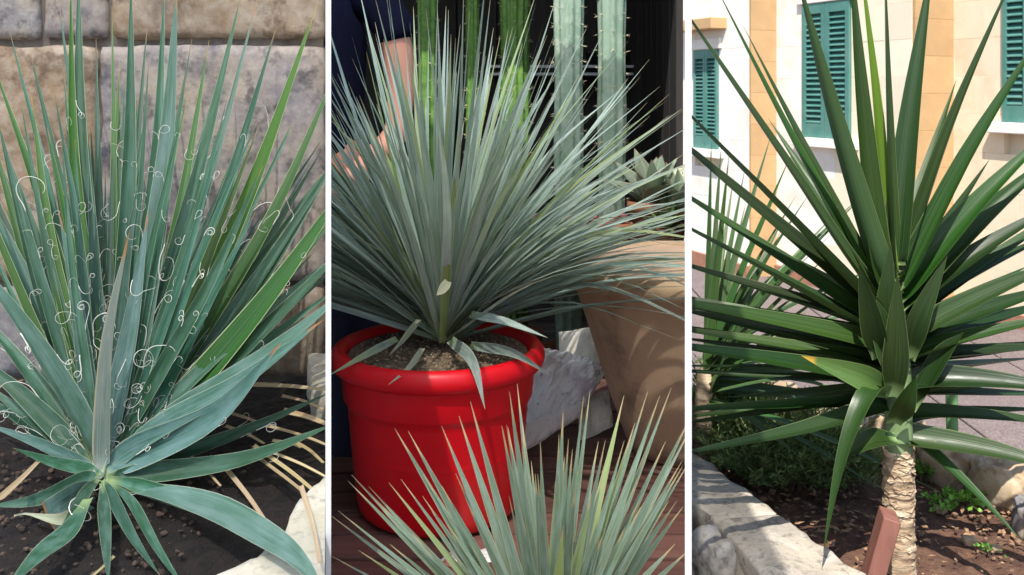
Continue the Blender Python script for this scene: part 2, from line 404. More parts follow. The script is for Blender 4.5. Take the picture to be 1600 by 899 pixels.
# stone kerb of the bed: blocks along the front and along the divider
kerb1 = empty('bed_kerb', (-.6, 1.0, 0)); tag(kerb1, 'pale speckled stone kerb at the corner of the thready yucca bed', 'kerb')
def poly_stone(name, poly_px, ztop, zbot, mat, parent, seed, clip=None, amp=.006, sub=4, bev=.012):
    bm = bmesh.new()
    tops = [Vector(((x-800)/F*(F*(H-ztop)/(y-HY)), F*(H-ztop)/(y-HY), ztop)) for x, y in poly_px]
    f = bm.faces.new([bm.verts.new(p) for p in tops])
    r = bmesh.ops.extrude_face_region(bm, geom=[f]); vv = [e for e in r['geom'] if isinstance(e, bmesh.types.BMVert)]
    for v in vv: v.co.z = zbot
    bmesh.ops.recalc_face_normals(bm, faces=bm.faces)
    bmesh.ops.bevel(bm, geom=bm.edges[:], offset=bev, segments=2, affect='EDGES', profile=.6)
    bmesh.ops.triangulate(bm, faces=bm.faces)
    bmesh.ops.subdivide_edges(bm, edges=[e for e in bm.edges if e.calc_length() > .05], cuts=sub, use_grid_fill=True)
    bmesh.ops.subdivide_edges(bm, edges=[e for e in bm.edges if e.calc_length() > .035], cuts=1, use_grid_fill=True)
    bm.normal_update()
    for v in bm.verts:
        w_ = v.co+Vector((seed*2.3, 0, 0)); nv = noise.noise(w_*14)+.5*noise.noise(w_*35)+.3*noise.noise(w_*80)
        v.co += v.normal*nv*amp
    if clip: cut(bm, clip)
    return obj_from_bm(name, bm, mat, parent)
poly_stone('kerb_stone', [(525, 722), (470, 776), (439, 830), (396, 868), (330, 893), (250, 960), (250, 1150), (560, 1150)], Z1+.045, .0, M['kerb_pale'], kerb1, 1, BAY1)
poly_stone('kerb_stone', [(478, 532), (525, 528), (525, 608), (486, 604)], Z1+.05, Z1-.3, M['kerb_pale'], kerb1, 2, BAY1)
bm = bmesh.new(); add_box(bm, (bx0, .98, 0), (-.38, 2.0, Z1-.06)); cut(bm, BAY1)
obj_from_bm('retaining_block', bm, M['mortar'], kerb1, smooth=False)

rs1 = random.Random(77); sp1 = [(lambda x, y: (x, y, Z1-.004))(rs1.uniform(-1.05, -.42), rs1.uniform(1.12, 1.6)) for _ in range(700)]
o = pebbles('soil_crumbs', None, [p for p in sp1 if 800+F*p[0]/p[1] < 495], (.001, .0055), plain('dark_soil_crumb', (.03, .022, .018), .95, (.09, .06, .045), 90, var=.3), 14); tag(o, 'dark soil crumbs around the foot of the thready yucca', 'soil crumbs', kind='stuff')
yu = empty('thready_yucca', P(158, 745, YC1)); yu.location.z = Z1
tag(yu, 'blue-green yucca with curly white threads peeling from its leaf margins', 'yucca')
rnd = random.Random(4)
L1 = []   # (points, wpx, dY tip, mat, bow)
def A1(bx, by, tx, ty, w, dY, mat='leaf1', bow=0., d0=0.):
    L1.append(([(bx, by), (tx, ty)], w, dY, mat, bow, d0))
# back row, upright
A1(132, 640, 14, 45, 24, .33, 'leaf1', .02); A1(140, 640, 92, 2, 26, .34, 'leaf1', .02); A1(150, 620, 110, -40, 34, .28, 'leaf1g', -.02)
A1(158, 640, 122, -60, 44, .3, 'leaf1', -.015); A1(168, 620, 175, 10, 20, .36, 'leaf1g', .01); A1(182, 640, 205, -45, 40, .3, 'leaf1', .01)
A1(190, 640, 258, -30, 36, .32, 'leaf1', .02); A1(200, 650, 278, -40, 54, .16, 'leaf1p', .02); A1(205, 650, 378, -12, 44, .24, 'leaf1', .01)
A1(215, 640, 327, 62, 30, .3, 'leaf1g', .01); A1(212, 630, 404, -8, 24, .36, 'leaf1p', .015); A1(222, 660, 432, 42, 38, .2, 'leaf1', .015)
A1(230, 660, 497, 3, 46, .26, 'leaf1g', .02); A1(235, 660, 540, 80, 42, .26, 'leaf1g', .03); A1(225, 670, 330, 200, 24, .2, 'leaf1y', .0)
A1(240, 660, 545, 215, 48, .24, 'leaf1', .02); A1(245, 680, 560, 262, 62, .12, 'leaf1g', .02); A1(235, 690, 560, 365, 56, .1, 'leaf1', .01)
A1(225, 690, 560, 440, 58, .02, 'leaf1p', .02); A1(210, 700, 505, 500, 60, -.02, 'leaf1p', .03)
A1(150, 660, -14, 90, 34, .2, 'leaf1g', .02); A1(150, 660, 46, 76, 30, .24, 'leaf1', .02); A1(140, 690, -40, 270, 40, .2, 'leaf1', .02)
A1(130, 660, 60, 130, 24, .38, 'leaf1', .02); A1(146, 690, -60, 380, 54, -.04, 'leaf1p', .02); A1(120, 690, -50, 470, 40, .12, 'leaf1', .02)
A1(160, 640, 150, 60, 24, .4, 'leaf1'); A1(180, 640, 230, 40, 26, .4, 'leaf1'); A1(200, 640, 300, 60, 26, .42, 'leaf1'); A1(205, 640, 350, 90, 28, .4, 'leaf1')
A1(225, 640, 400, 150, 28, .4, 'leaf1'); A1(235, 650, 460, 190, 30, .38, 'leaf1'); A1(230, 660, 470, 330, 34, .34, 'leaf1'); A1(115, 650, -20, 190, 28, .36, 'leaf1')
A1(140, 640, 100, 110, 26, .42, 'leaf1'); A1(190, 660, 262, 130, 34, .34, 'leaf1'); A1(175, 670, 188, 150, 30, .3, 'leaf1'); A1(160, 680, 138, 210, 34, .2, 'leaf1')
A1(205, 680, 322, 250, 34, .16, 'leaf1'); A1(215, 690, 400, 330, 38, .1, 'leaf1'); A1(225, 700, 480, 400, 44, .16, 'leaf1'); A1(120, 700, -60, 540, 40, .06, 'leaf1', .02)
A1(170, 690, 232, 330, 44, .06, 'leaf1p', .01); A1(150, 700, 92, 330, 38, .08, 'leaf1p', .015)
# middle and front
A1(160, 748, 203, 358, 52, -.04, 'leaf1b', -.03); A1(178, 735, 440, 535, 74, -.05, 'leaf1p', .09); A1(170, 745, 330, 640, 30, -.02, 'leaf1', .03); A1(150, 740, 20, 700, 30, -.08, 'leaf1', -.03); A1(165, 760, 250, 900, 22, -.2, 'leaf1', .03); A1(145, 755, 60, 880, 24, -.15, 'leaf1', -.03)
A1(190, 742, 520, 612, 34, .08, 'leaf1', .02); A1(178, 752, 530, 660, 44, -.04, 'leaf1', .05)
A1(148, 735, -30, 660, 28, -.04, 'leaf1p', .02); A1(150, 745, -20, 792, 32, -.1, 'leaf1', -.06); A1(150, 730, -40, 590, 34, .06, 'leaf1', .0)
A1(162, 780, 170, 915, 24, -.22, 'leaf1', .0); A1(195, 770, 292, 925, 20, -.16, 'leaf1', .02); A1(200, 750, 470, 872, 30, -.12, 'leaf1', -.03)
A1(120, 715, -40, 610, 30, .1, 'leaf1', .0); A1(215, 720, 420, 560, 40, .1, 'leaf1', .02)
for k in range(84):
    f = k/83; tx = lerp(-60, 560, f)+rnd.uniform(-30, 30); ty = rnd.uniform(60, 300)+abs(f-.4)*260
    A1(lerp(120, 240, f), rnd.uniform(650, 690), tx, ty, rnd.uniform(18, 32), rnd.uniform(.06, .4), 'leaf1' if k % 5 else 'leaf1g', rnd.uniform(-.02, .02))
leaves1 = []; margins = {}
for i, (pxs, wd, dY, mt, bow, d0) in enumerate(L1):
    bY = YC1+d0+max(-.05, min(.07, dY*.2))
    # keep every base at the crown, just above the soil
    o, pts = px_leaf(yu, [(158+(pxs[0][0]-158)*.35, 748-(748-pxs[0][1])*.25), ((pxs[0][0]*.9+pxs[1][0]*.1), (pxs[0][1]*.9+pxs[1][1]*.1)), tuple((Vector(pxs[0])*.45+Vector(pxs[1])*.55)+Vector((-(pxs[1][1]-pxs[0][1]), pxs[1][0]-pxs[0][0]))*bow), pxs[1]],
                    [bY, bY+dY*.12, bY+dY*.52, bY+dY], wd*(.76 if dY > -.1 else .84), M[mt], axis_face=.5 if dY > -.1 else .15, cam_face=.8, seed=i, floor=Z1+.015, jit=.4 if dY > -.1 else .12, clip=BAY1, seg=18, chan=.28, prof=prof_lance)
    if o: leaves1.append((o, pts, wd*.84*(bY+dY*.5)/F, dY)); margins[o.name] = list(MARGIN)
# two folded leaves at the front
o, pts = px_leaf(yu, [(172, 762), (250, 770), (335, 795), (420, 842), (470, 880), (510, 935)], [1.47, 1.38, 1.28, 1.15, 1.07, 1.0], 52, M['leaf1p'], .9, .5, seed=901, seg=22, chan=.12)
leaves1.append((o, pts, .06, -.2))
o, pts = px_leaf(yu, [(150, 765), (128, 782), (98, 802), (76, 816)], [1.46, 1.41, 1.35, 1.33], 60, M['leaf1p'], .3, 1., seed=902, seg=12, chan=.3, prof=lambda t: .5+.5*sstep(0, .5, t)); leaves1.append((o, pts, .05, -.2))
o, pts = px_leaf(yu, [(138, 780), (105, 832), (60, 870), (5, 925)], [1.36, 1.25, 1.18, 1.1], 44, M['leaf1'], .6, .8, seed=903, seg=14, chan=.1); leaves1.append((o, pts, .04, -.2))
px_leaf(yu, [(112, 808), (90, 812), (66, 808), (40, 803), (22, 806)], [1.34, 1.325, 1.32, 1.32, 1.32], 24, M['dry2'], .2, 1., seed=904, seg=12, chan=.2, prof=lambda t: max(.12, 1-1.25*t), name='dry_leaf')
for i, (a, b, wd, z0) in enumerate([((338, 715), (432, 842), 9, .0), ((395, 698), (515, 790), 10, .03), ((410, 704), (520, 752), 10, .03), ((442, 644), (520, 668), 12, .04), ((455, 690), (505, 724), 9, .03),
        ((398, 712), (520, 812), 7, .02), ((350, 668), (412, 694), 10, .02), ((395, 604), (520, 612), 12, .05), ((-10, 612), (56, 590), 11, .1), ((0, 782), (60, 722), 13, .04), ((420, 668), (520, 700), 8, .02), ((425, 690), (470, 700), 7, .02),
        ((268, 690), (345, 760), 6, .0), ((470, 760), (500, 880), 9, .05), ((440, 620), (505, 640), 7, .03), ((330, 640), (420, 668), 8, .02), ((180, 870), (140, 905), 8, .0)]):
    def dep(p): return F*(H-Z1-z0-.012)/(p[1]-HY)
    px_leaf(yu, [a, ((a[0]+b[0])/2+3, (a[1]+b[1])/2-2), b], [dep(a), (dep(a)+dep(b))/2, dep(b)], wd, M['dry1'], 1., .4, seed=700+i, clip=BAY1, name='dry_leaf', chan=.35, prof=lambda t: 1-.45*t)
# curly threads on the margins
rr = random.Random(11); nthread = 0; tries = 0; tm = bmesh.new()
bigl = [q for q in leaves1 if q[2] > .014 and q[0].name in margins]
wts = [((q[1][-1]-q[1][0]).length)**1.5*(1 if q[3] > -.1 else .6) for q in bigl]
def peel_path(p, along, out, tc, length, r0, rr):
    pts = []; K = 26; pos = p.copy(); step = length/K; th = rr.uniform(-.1, .35); sd0 = rr.uniform(0, 50)
    sgn = 1; wild = rr.uniform(.6, 1.8); grow = rr.uniform(.3, 1.); lag = rr.uniform(.0, .35); flip = rr.choice((1, 1, 1, -1)); c_ = tc
    for i in range(K+1):
        pts.append(pos.copy()); f = i/K
        kk = (sstep(lag*.4, lag+.3, f)/max(.0045, r0*(1.4-grow*f)))*(1+wild*1.3*noise.noise(Vector((f*3+sd0, sd0*.7, 0))))*flip+wild*45*noise.noise(Vector((f*7+sd0, 3.3, sd0)))
        th += step*kk
        dv = along*math.cos(th)+out*math.sin(th)+c_*(.25+.5*noise.noise(Vector((f*4, sd0, 1))))
        pos = pos+dv.normalized()*step
    return pts
while nthread < 760 and tries < 5000:
    tries += 1
    o, pts, wd, dY = rr.choices(bigl, wts)[0]
    i = max(1, min(len(pts)-2, int(rr.uniform(.1, .82)*(len(pts)-1)))); mg = margins[o.name][i]; p0 = mg[rr.choice((0, 2))]; ctr = mg[1]
    t = (pts[i+1]-pts[i-1]).normalized()*rr.choice((1, 1, -1)); out = (p0-ctr).normalized(); tc = (Vector((0, 0, H))-p0).normalized()
    pxx = 800+F*p0.x/p0.y; pyy = HY-F*(p0.z-H)/p0.y
    if pxx > 494 or pxx < -20: continue
    if pyy > 700 and rr.random() < .6: continue
    big = nthread < 298
    ln_ = rr.uniform(.04, .13) if big else rr.uniform(.015, .05)
    path = peel_path(p0, t, out, tc, ln_, rr.choice((rr.uniform(.004, .01), rr.uniform(.008, .02))) if big else rr.uniform(.003, .008), rr)
    if any(800+F*v.x/v.y > 505 for v in path) or min(v.z for v in path) < Z1: continue
    rad = rr.choice((.00042, .0005, .0006, .0008)) if big else .0004
    bm = bmesh.new() if big else tm
    tube(bm, path, [rad*(1.2-.85*j/len(path))*(1+.35*noise.noise(Vector((j*.6, tries, 0)))) for j in range(len(path))], 4 if big else 3)
    if big: obj_from_bm('thread', bm, M['thread'], o)
    nthread += 1
om = obj_from_bm('thread_fuzz', tm, M['thread'], yu); om['kind'] = 'stuff'

# ------------------------------------------------------------------ shade cloth over the first two bays (added out of view to soften the sun)
M['cloth'] = N('sun_softening_cloth')
_m = M['cloth']; _tr = _m.n('ShaderNodeBsdfTranslucent'); _tr.inputs[0].default_value = (.95, .95, .93, 1); _tp = _m.n('ShaderNodeBsdfTransparent')
_mx = _m.n('ShaderNodeMixShader'); _mx.inputs[0].default_value = .28
_m.t.links.new(_tr.outputs[0], _mx.inputs[1]); _m.t.links.new(_tp.outputs[0], _mx.inputs[2]); _m.t.links.new(_mx.outputs[0], _m.out.inputs[0])
M['steel'] = plain('galvanised_steel', (.45, .46, .47), .4, (.38, .39, .4), 8, metal=.8)
sc_ = empty('added_shade_sail', (-.9, .6, 0)); tag(sc_, 'unseen white cloth added to soften the sun over the two potted yucca bays', 'shade cloth')
bm = bmesh.new(); g = {}
for i in range(25):
    for j in range(25):
        x = -2.6+i/24*2.92; y = -1.6+j/24*4.2
        g[i, j] = bm.verts.new((x, y, 2.78-.1*math.sin(i/24*math.pi)*math.sin(j/24*math.pi)+.01*noise.noise(Vector((x*3, y*3, 0)))))
for i in range(24):
    for j in range(24): bm.faces.new((g[i, j], g[i+1, j], g[i+1, j+1], g[i, j+1]))
obj_from_bm('cloth', bm, M['cloth'].m, sc_)
for x, y in ((-2.6, -1.6), (.32, -1.6), (-2.6, 2.6)):
    bm = bmesh.new(); tube(bm, [Vector((x, y, 0)), Vector((x, y, 2.8))], .025, 10); obj_from_bm('post', bm, M['steel'], sc_)

# ------------------------------------------------------------------ bay 2: red pot on a slatted bench
ZT = .733
M['bench'] = wood('reddish_bench_wood', (.14, .06, .048), (.25, .125, .1), 0, rough=.65)
M['shade_wood'] = wood('shade_dark_boards', (.013, .011, .011), (.03, .026, .025), 2, rough=.8)  # near-black colour stands for the shade inside the shed
M['deck'] = wood('grey_deck_wood', (.08, .065, .055), (.14, .12, .1), 0)
def xr(px, Y, inset=0.): return (px-800)/F*Y+inset
def bench(name, label, y0, y1, xa, xb, pitch=.1, gap=.013):
    root = empty(name, ((xa(y0)+xb(y0))/2, y0, 0)); tag(root, label, 'bench')
    n = int(round((y1-y0)/pitch)); rb = random.Random(n)
    for i in range(n):
        ya, yb = y0+i*pitch+gap/2, y0+(i+1)*pitch-gap/2
        a = min(xa(ya), xa(yb)); b = max(xb(ya), xb(yb))
        bm = bmesh.new(); dz = rb.uniform(-.003, .003)
        add_box(bm, (a+rb.uniform(0, .002), ya, ZT-.024+dz), (b-rb.uniform(0, .002), yb, ZT+dz-.001)); bevel(bm, .004); cut(bm, BAY2)
        obj_from_bm('plank', bm, M['bench'], root, smooth=False)
    for yy in (y0+.06, y1-.1):
        a, b = max(xa(y0), xa(y1)), min(xb(y0), xb(y1))
        bm = bmesh.new(); add_box(bm, (a+.01, yy, ZT-.09), (b-.01, yy+.04, ZT-.029)); obj_from_bm('rail', bm, M['bench'], root, smooth=False)
        for xx in (a+.03, b-.08):
            bm = bmesh.new(); add_box(bm, (xx, yy, 0), (xx+.05, yy+.04, ZT-.091)); obj_from_bm('leg', bm, M['bench'], root, smooth=False)
bench('slatted_bench', 'reddish brown slatted wooden bench carrying the red pot', 1.08, 2.28, lambda y: xr(D1, y, .008), lambda y: xr(D2, y, -.008))
bench('slatted_bench', 'reddish brown slatted bench under the big tan pot', 2.286, 2.886, lambda y: -.12, lambda y: xr(D2, y, -.008))

M['red'] = plain('glossy_red_plastic', (.8, .004, .014), .42, (.76, .003, .012), 4, spec=.45, bump=.03, stain=(.6, .035, .03), stain_scale=7)
M['grit'] = plain('brown_grit', (.22, .15, .095), .95, (.4, .31, .21), 130, bump=1, bd=.006)
PC = Vector((xr(685, 2.0), 2.0, ZT))
pot = empty('plant_pot', PC); tag(pot, 'bright red round plastic pot with a thick rolled rim', 'plant pot')
zr = 1.072
bm = bmesh.new(); prof = [(0, ZT+.004), (.155, ZT+.004), (.164, ZT+.012), (.168, ZT+.03), (.176, ZT+.1), (.186, zr-.125), (.1885, zr-.112), (.1925, zr-.107), (.196, zr-.1), (.2, zr-.055), (.202, zr-.047)]
for k in range(13):
    a = -math.pi*.55+k/12*math.pi*1.3
    prof.append((.2045+.0175*math.cos(a), zr-.022+.023*math.sin(a)))
prof += [(.188, zr-.03), (.184, zr-.06), (.18, zr-.2)]
lathe(bm, prof, PC, 72); obj_from_bm('pot_body', bm, M['red'], pot)
bm = bmesh.new(); rg = random.Random(3); zs = zr-.017
bmesh.ops.create_circle(bm, cap_ends=True, segments=64, radius=.186, matrix=Matrix.Translation((PC.x, PC.y, zs)))
obj_from_bm('potting_grit', bm, M['grit'], pot, smooth=False)
M['pebble'] = plain('grit_pebble', (.4, .3, .19), .9, (.18, .12, .08), 90, var=.6)
def rp(c, r): a = rg.uniform(0, 6.283); q = r*math.sqrt(rg.random()); return (c.x+q*math.cos(a), c.y+q*math.sin(a))
M['pebble_l'] = plain('pale_grit_pebble', (.58, .48, .34), .9, (.2, .14, .09), 140)
pebbles('pebble_layer', pot, [(*rp(PC, .18), zs+.001) for _ in range(1100)], (.0018, .0042), M['pebble'], 1)
pebbles('pebble_layer', pot, [(*rp(PC, .18), zs+.003) for _ in range(350)], (.0016, .003), M['pebble_l'], 2)

def rosette(parent, B, spec, seed, mats, width, prof, clip, chan=.15, nameL='leaf', r0=.02, droop=.05, seg=10):
    r_ = random.Random(seed); out = []
    for (az, el, ln) in spec:
        d = Vector((math.cos(az)*math.cos(el), math.sin(az)*math.cos(el), math.sin(el)))
        b = B+Vector((math.cos(az)*r0*r_.random(), math.sin(az)*r0*r_.random(), r_.uniform(0, .05)))
        dr = droop*(2.2 if r_.random() < .25 else 1)*(1.5 if math.cos(az) > .2 else 1)
        T = b+d*ln+Vector((0, 0, -dr*ln*math.cos(el)*r_.uniform(.3, 1.6)))
        mid = b+d*ln*.5+Vector((0, 0, droop*.35*ln*math.cos(el)))+Vector((r_.uniform(-1, 1), r_.uniform(-1, 1), r_.uniform(-.5, 1)))*ln*.022
        up = Vector((0, 0, 1)); hint = up-d*d.dot(up); 
        hint = hint.normalized() if hint.length > .05 else Vector((0, -1, 0))
        hint = hint+Vector((r_.uniform(-1, 1), r_.uniform(-1, 1), r_.uniform(-1, 1)))*.45+Vector((0, -.35, 0))
        m_ = mats[0] if r_.random() > .06 else mats[-1]
        o, p = leaf(parent, [b, mid, T], width*r_.uniform(.6, 1.3), hint, M[m_], prof=prof, chan=chan, clip=clip, seg=seg, nu=2, name=nameL)
        if o: out.append((o, p))
    return out
yb = empty('blue_yucca', (PC.x+.01, PC.y, zs)); tag(yb, 'silvery blue narrow-leaved yucca fanning out of the red pot', 'yucca')
rs = random.Random(21); spec = []
while len(spec) < 292:
    az = rs.uniform(0, 2*math.pi); z = rs.uniform(math.sin(R(-2)), 1); el = math.asin(z)
    front = -math.sin(az)              # 1 = towards the viewer
    lim = R(3)+max(0, front)*R(36)
    if el < lim: continue
    if math.cos(az) < -.3 and el < R(35) and rs.random() < .35: continue
    ln = rs.uniform(.6, .76)*(1 if el < R(65) else 1.03)
    spec.append((az, el, ln))
massspec = []
while len(massspec) < 230:
    az = rs.uniform(0, 2*math.pi); el = math.asin(rs.uniform(.1, 1))
    if el > R(8)+max(0, -math.sin(az))*R(36): massspec.append((az, el, rs.uniform(.45, .72)))
mm = rosette(yb, Vector((PC.x+.01, PC.y, zs+.02)), massspec, 6, ['leaf2', 'leaf2y'], .014, prof_line, BAY2, droop=.06, seg=7)
bmm = bmesh.new()
for o_, _ in mm: bmm.from_mesh(o_.data); me_ = o_.data; bpy.data.objects.remove(o_); bpy.data.meshes.remove(me_)
om = obj_from_bm('leaf_mass', bmm, M['leaf2'], yb, world=False); om['kind'] = 'stuff'
rosette(yb, Vector((PC.x+.01, PC.y, zs+.02)), spec, 5, ["leaf2", "leaf2y"], .0168, prof_line, BAY2, droop=.06)
# drooping old leaves over the rim, as in the photograph
for i, (pts, Ys, wd) in enumerate([([(735, 492), (790, 503), (856, 528)], [1.93, 1.86, 1.8], 17), ([(704, 532), (738, 565), (758, 640)], [1.9, 1.8, 1.74], 20), ([(735, 540), (800, 552), (856, 584)], [1.92, 1.86, 1.8], 17),
        ([(655, 500), (632, 530), (608, 556)], [1.93, 1.88, 1.83], 13), ([(660, 545), (640, 575), (606, 602)], [1.9, 1.82, 1.76], 12), ([(620, 530), (570, 556), (512, 588)], [1.92, 1.86, 1.8], 14),
        ([(700, 440), (690, 455), (682, 462)], [1.8, 1.75, 1.72], 16)]):
    px_leaf(yb, pts, Ys, wd, M['dry2' if i in (3, 4, 6) else 'leaf2'], .6, .8, seed=40+i, clip=BAY2, chan=.12, prof=prof_line, seg=10, name='drooping_leaf')

# front plant, base below the picture
FP = P(862, 1075, 1.32); FP.z = ZT
M['black_pot'] = plain('black_nursery_plastic', (.02, .02, .022), .5, (.03, .03, .03), 10)
fpot = empty('nursery_pot', FP); tag(fpot, 'black nursery pot below the frame holding the front yucca', 'plant pot')
bm = bmesh.new(); lathe(bm, [(0, ZT+.003), (.075, ZT+.003), (.095, ZT+.15), (.1, ZT+.15), (.1, ZT+.165), (.09, ZT+.165), (.085, ZT+.14)], FP, 40); obj_from_bm('pot_body', bm, M['black_pot'], fpot)
bm = bmesh.new(); bmesh.ops.create_circle(bm, cap_ends=True, segments=40, radius=.088, matrix=Matrix.Translation((FP.x, FP.y, ZT+.145))); obj_from_bm('potting_grit', bm, M['grit'], fpot, smooth=False)
yf = empty('young_yucca', (FP.x, FP.y, ZT+.145)); tag(yf, 'upright spiky olive-silver yucca in front of the red pot, cut off by the bottom edge', 'yucca')
tips = [(516, 805, 16), (528, 798, 14), (549, 742, 20), (544, 752, 18), (580, 775, 18), (617, 670, 24), (638, 674, 24), (660, 775, 18), (690, 666, 24), (712, 740, 20), (717, 650, 26), (735, 628, 24), (752, 690, 22), (785, 668, 24), (796, 612, 24), (808, 600, 22),
        (880, 640, 28), (868, 752, 30), (912, 618, 18), (922, 610, 18), (935, 690, 22), (946, 688, 20), (975, 618, 26), (978, 720, 24), (1012, 612, 18), (1031, 618, 22), (1049, 606, 18), (1040, 690, 24), (1066, 720, 24), (830, 720, 24), (850, 800, 28), (900, 760, 30), (925, 770, 30), (960, 790, 30), (1000, 780, 26),
        (740, 800, 26), (700, 820, 22), (770, 780, 26), (810, 790, 28), (640, 830, 20), (590, 850, 18), (560, 860, 16), (1020, 820, 26), (880, 820, 34), (940, 840, 34), (845, 850, 30), (990, 860, 30), (1055, 850, 26), (520, 870, 14)]
_rt = random.Random(31)
tips += [(_rt.uniform(780, 1085), _rt.uniform(640, 860), _rt.uniform(18, 26)) for _ in range(44)]+[(_rt.uniform(560, 800), _rt.uniform(720, 880), _rt.uniform(16, 22)) for _ in range(14)]
for i, (tx, ty, wd) in enumerate(tips):
    rr_ = random.Random(i); bx = 862+(tx-862)*.12; dY = rr_.uniform(-.14, .16)*(1 if abs(tx-862) < 150 else .6)
    mt = 'leaf2y' if (tx, ty) in ((868, 752),) else 'leaf2f'
    px_leaf(yf, [(bx, 1035), tuple(Vector((bx, 1035))*.5+Vector((tx, ty))*.5+Vector((0, 0))), (tx, ty)], [1.32, 1.32+dY*.45, 1.32+dY], wd*.8, M[mt], .2, 1., seed=80+i, clip=BAY2, chan=.15, prof=prof_line, seg=12)

# big tan pot beside the divider
M['tan_pot'] = plain('weathered_tan_clay', (.52, .36, .22), .85, (.6, .43, .28), 7, bump=.25, stain=(.2, .14, .08), stain_scale=7)
M['sand'] = plain('peach_sand', (.66, .47, .33), .95, (.58, .4, .28), 40, bump=.4)
TC = Vector((xr(1068, 2.32), 2.32, ZT)); tz = 1.19
tp = empty('clay_pot', TC); tag(tp, 'large weathered tan clay pot topped with peach sand beside the divider', 'plant pot')
bm = bmesh.new(); lathe(bm, [(0, ZT+.003), (.125, ZT+.003), (.14, ZT+.03), (.19, ZT+.17), (.24, ZT+.33), (.268, tz-.05), (.285, tz-.045), (.29, tz-.02), (.285, tz), (.272, tz), (.268, tz-.03)], TC, 72); cut(bm, BAY2)
obj_from_bm('pot_body', bm, M['tan_pot'], tp)
bm = bmesh.new(); lathe(bm, [(.27, tz-.012), (.2, tz-.004), (.1, tz+.004), (0, tz+.006)], TC, 48); cut(bm, BAY2); obj_from_bm('sand_top', bm, M['sand'], tp)

# crumpled white sack and a grey card on the bench
def crumple(name, parent, quad, thick, mat, seed, nu=22, nv=16, amp=.02, fq=9, clip=None):
    """quad: four world corners; a crumpled sheet bag with thickness"""
    bm = bmesh.new(); a, b, c, d = quad; n = (b-a).cross(d-a).normalized(); lay = []
    for s in (1, -1):
        g = {}
        for i in range(nu+1):
            for j in range(nv+1):
                u, v = i/nu, j/nv
                p = lerp(lerp(a, b, u), lerp(d, c, u), v); e = min(u, 1-u, v, 1-v)
                q = p*fq+Vector((seed*4., 0, 0))
                fold = (1-abs(noise.noise(q))*2.4)*.6-.2+.45*(1-2*abs(noise.noise(q*2.1+Vector((3, 1, 0)))))+.3*(1-2*abs(noise.noise(q*4.3)))
                p = p+n*(s*thick*min(1, e*5)**.6+fold*amp)+(b-a)*.04*noise.noise(q*1.3+Vector((9, 0, 0)))+(d-a)*.05*noise.noise(q*1.3+Vector((0, 7, 0)))
                g[i, j] = bm.verts.new(p)
        for i in range(nu):
            for j in range(nv):
                f = (g[i, j], g[i+1, j], g[i+1, j+1], g[i, j+1]); bm.faces.new(f if s > 0 else f[::-1])
    bmesh.ops.remove_doubles(bm, verts=bm.verts, dist=.0008)
    if clip: cut(bm, clip)
    return obj_from_bm(name, bm, mat, parent, smooth=False, recalc=True)
def print_mat():
    m = N('printed_white_plastic'); p = m.pos
    c = m.mix(m.rng(m.noise(p, 5, 3), .4, .6), (.93, .93, .93), (.88, .88, .9))
    c = m.mix(m.rng(m.noise(p, 9, 4), .55, .63, 0, .5), c, (.55, .42, .56)); c = m.mix(m.rng(m.noise(p, 14, 5), .63, .72, 0, .45), c, (.34, .38, .26))
    c = m.mix(m.rng(m.noise(p, 60, 3), .64, .7, 0, .7), c, (.3, .3, .36)); m.col(c); m.rough(.4); m.bump(m.noise(p, 40, 4), .3, .004); return m.m
M['sack'] = print_mat()
sk = crumple('plastic_sack', None, [P(812, 700, 2.3)+Vector((0, 0, .0)), P(912, 640, 2.42), P(950, 575, 2.55), P(838, 535, 2.5)], .016, M['sack'], 3, amp=.028, fq=11)
tag(sk, 'crumpled white printed plastic sack lying behind the red pot', 'sack')
sk = crumple('plastic_sheet', None, [P(808, 712, 2.24), P(908, 650, 2.36), P(912, 628, 2.37), P(804, 668, 2.26)], .007, M['sack'], 8, 18, 6, .006, 14)
tag(sk, 'folded white strip of sack plastic along the front of the crumpled sack', 'plastic sheet')
M['card'] = plain('dirty_cream_card', (.75, .72, .62), .8, (.6, .57, .5), 12, stain=(.3, .27, .2), stain_scale=14)
sk = crumple('paper_bag', None, [P(880, 590, 2.56), P(938, 600, 2.5), P(938, 512, 2.6), P(872, 518, 2.66)], .02, M['card'], 5, 10, 10, .006, 9)
tag(sk, 'dirty cream paper bag standing between the red pot and the tan pot', 'paper bag')
sk = crumple('grey_packet', None, [P(905, 690, 2.36), P(958, 668, 2.42), P(950, 610, 2.5), P(900, 630, 2.46)], .008, M['card'], 6, 10, 10, .008, 12)
tag(sk, 'small grey packet tucked against the end of the white sack', 'packet')
M['orange_print'] = plain('orange_print', (.75, .22, .08), .5, (.8, .6, .5), 30)
sk = crumple('plastic_wrapper', None, [P(680, 915, 1.75), P(800, 912, 1.75), P(790, 858, 1.82), P(690, 862, 1.82)], .012, M['sack'], 9, 14, 10, .012, 16); tag(sk, 'crinkled white wrapper with orange print at the foot of the red pot', 'wrapper')
cr = crumple('orange_patch', sk, [P(692, 908, 1.735), P(712, 905, 1.735), P(706, 868, 1.79), P(694, 878, 1.785)], .006, M['orange_print'], 10, 6, 6, .006, 16)

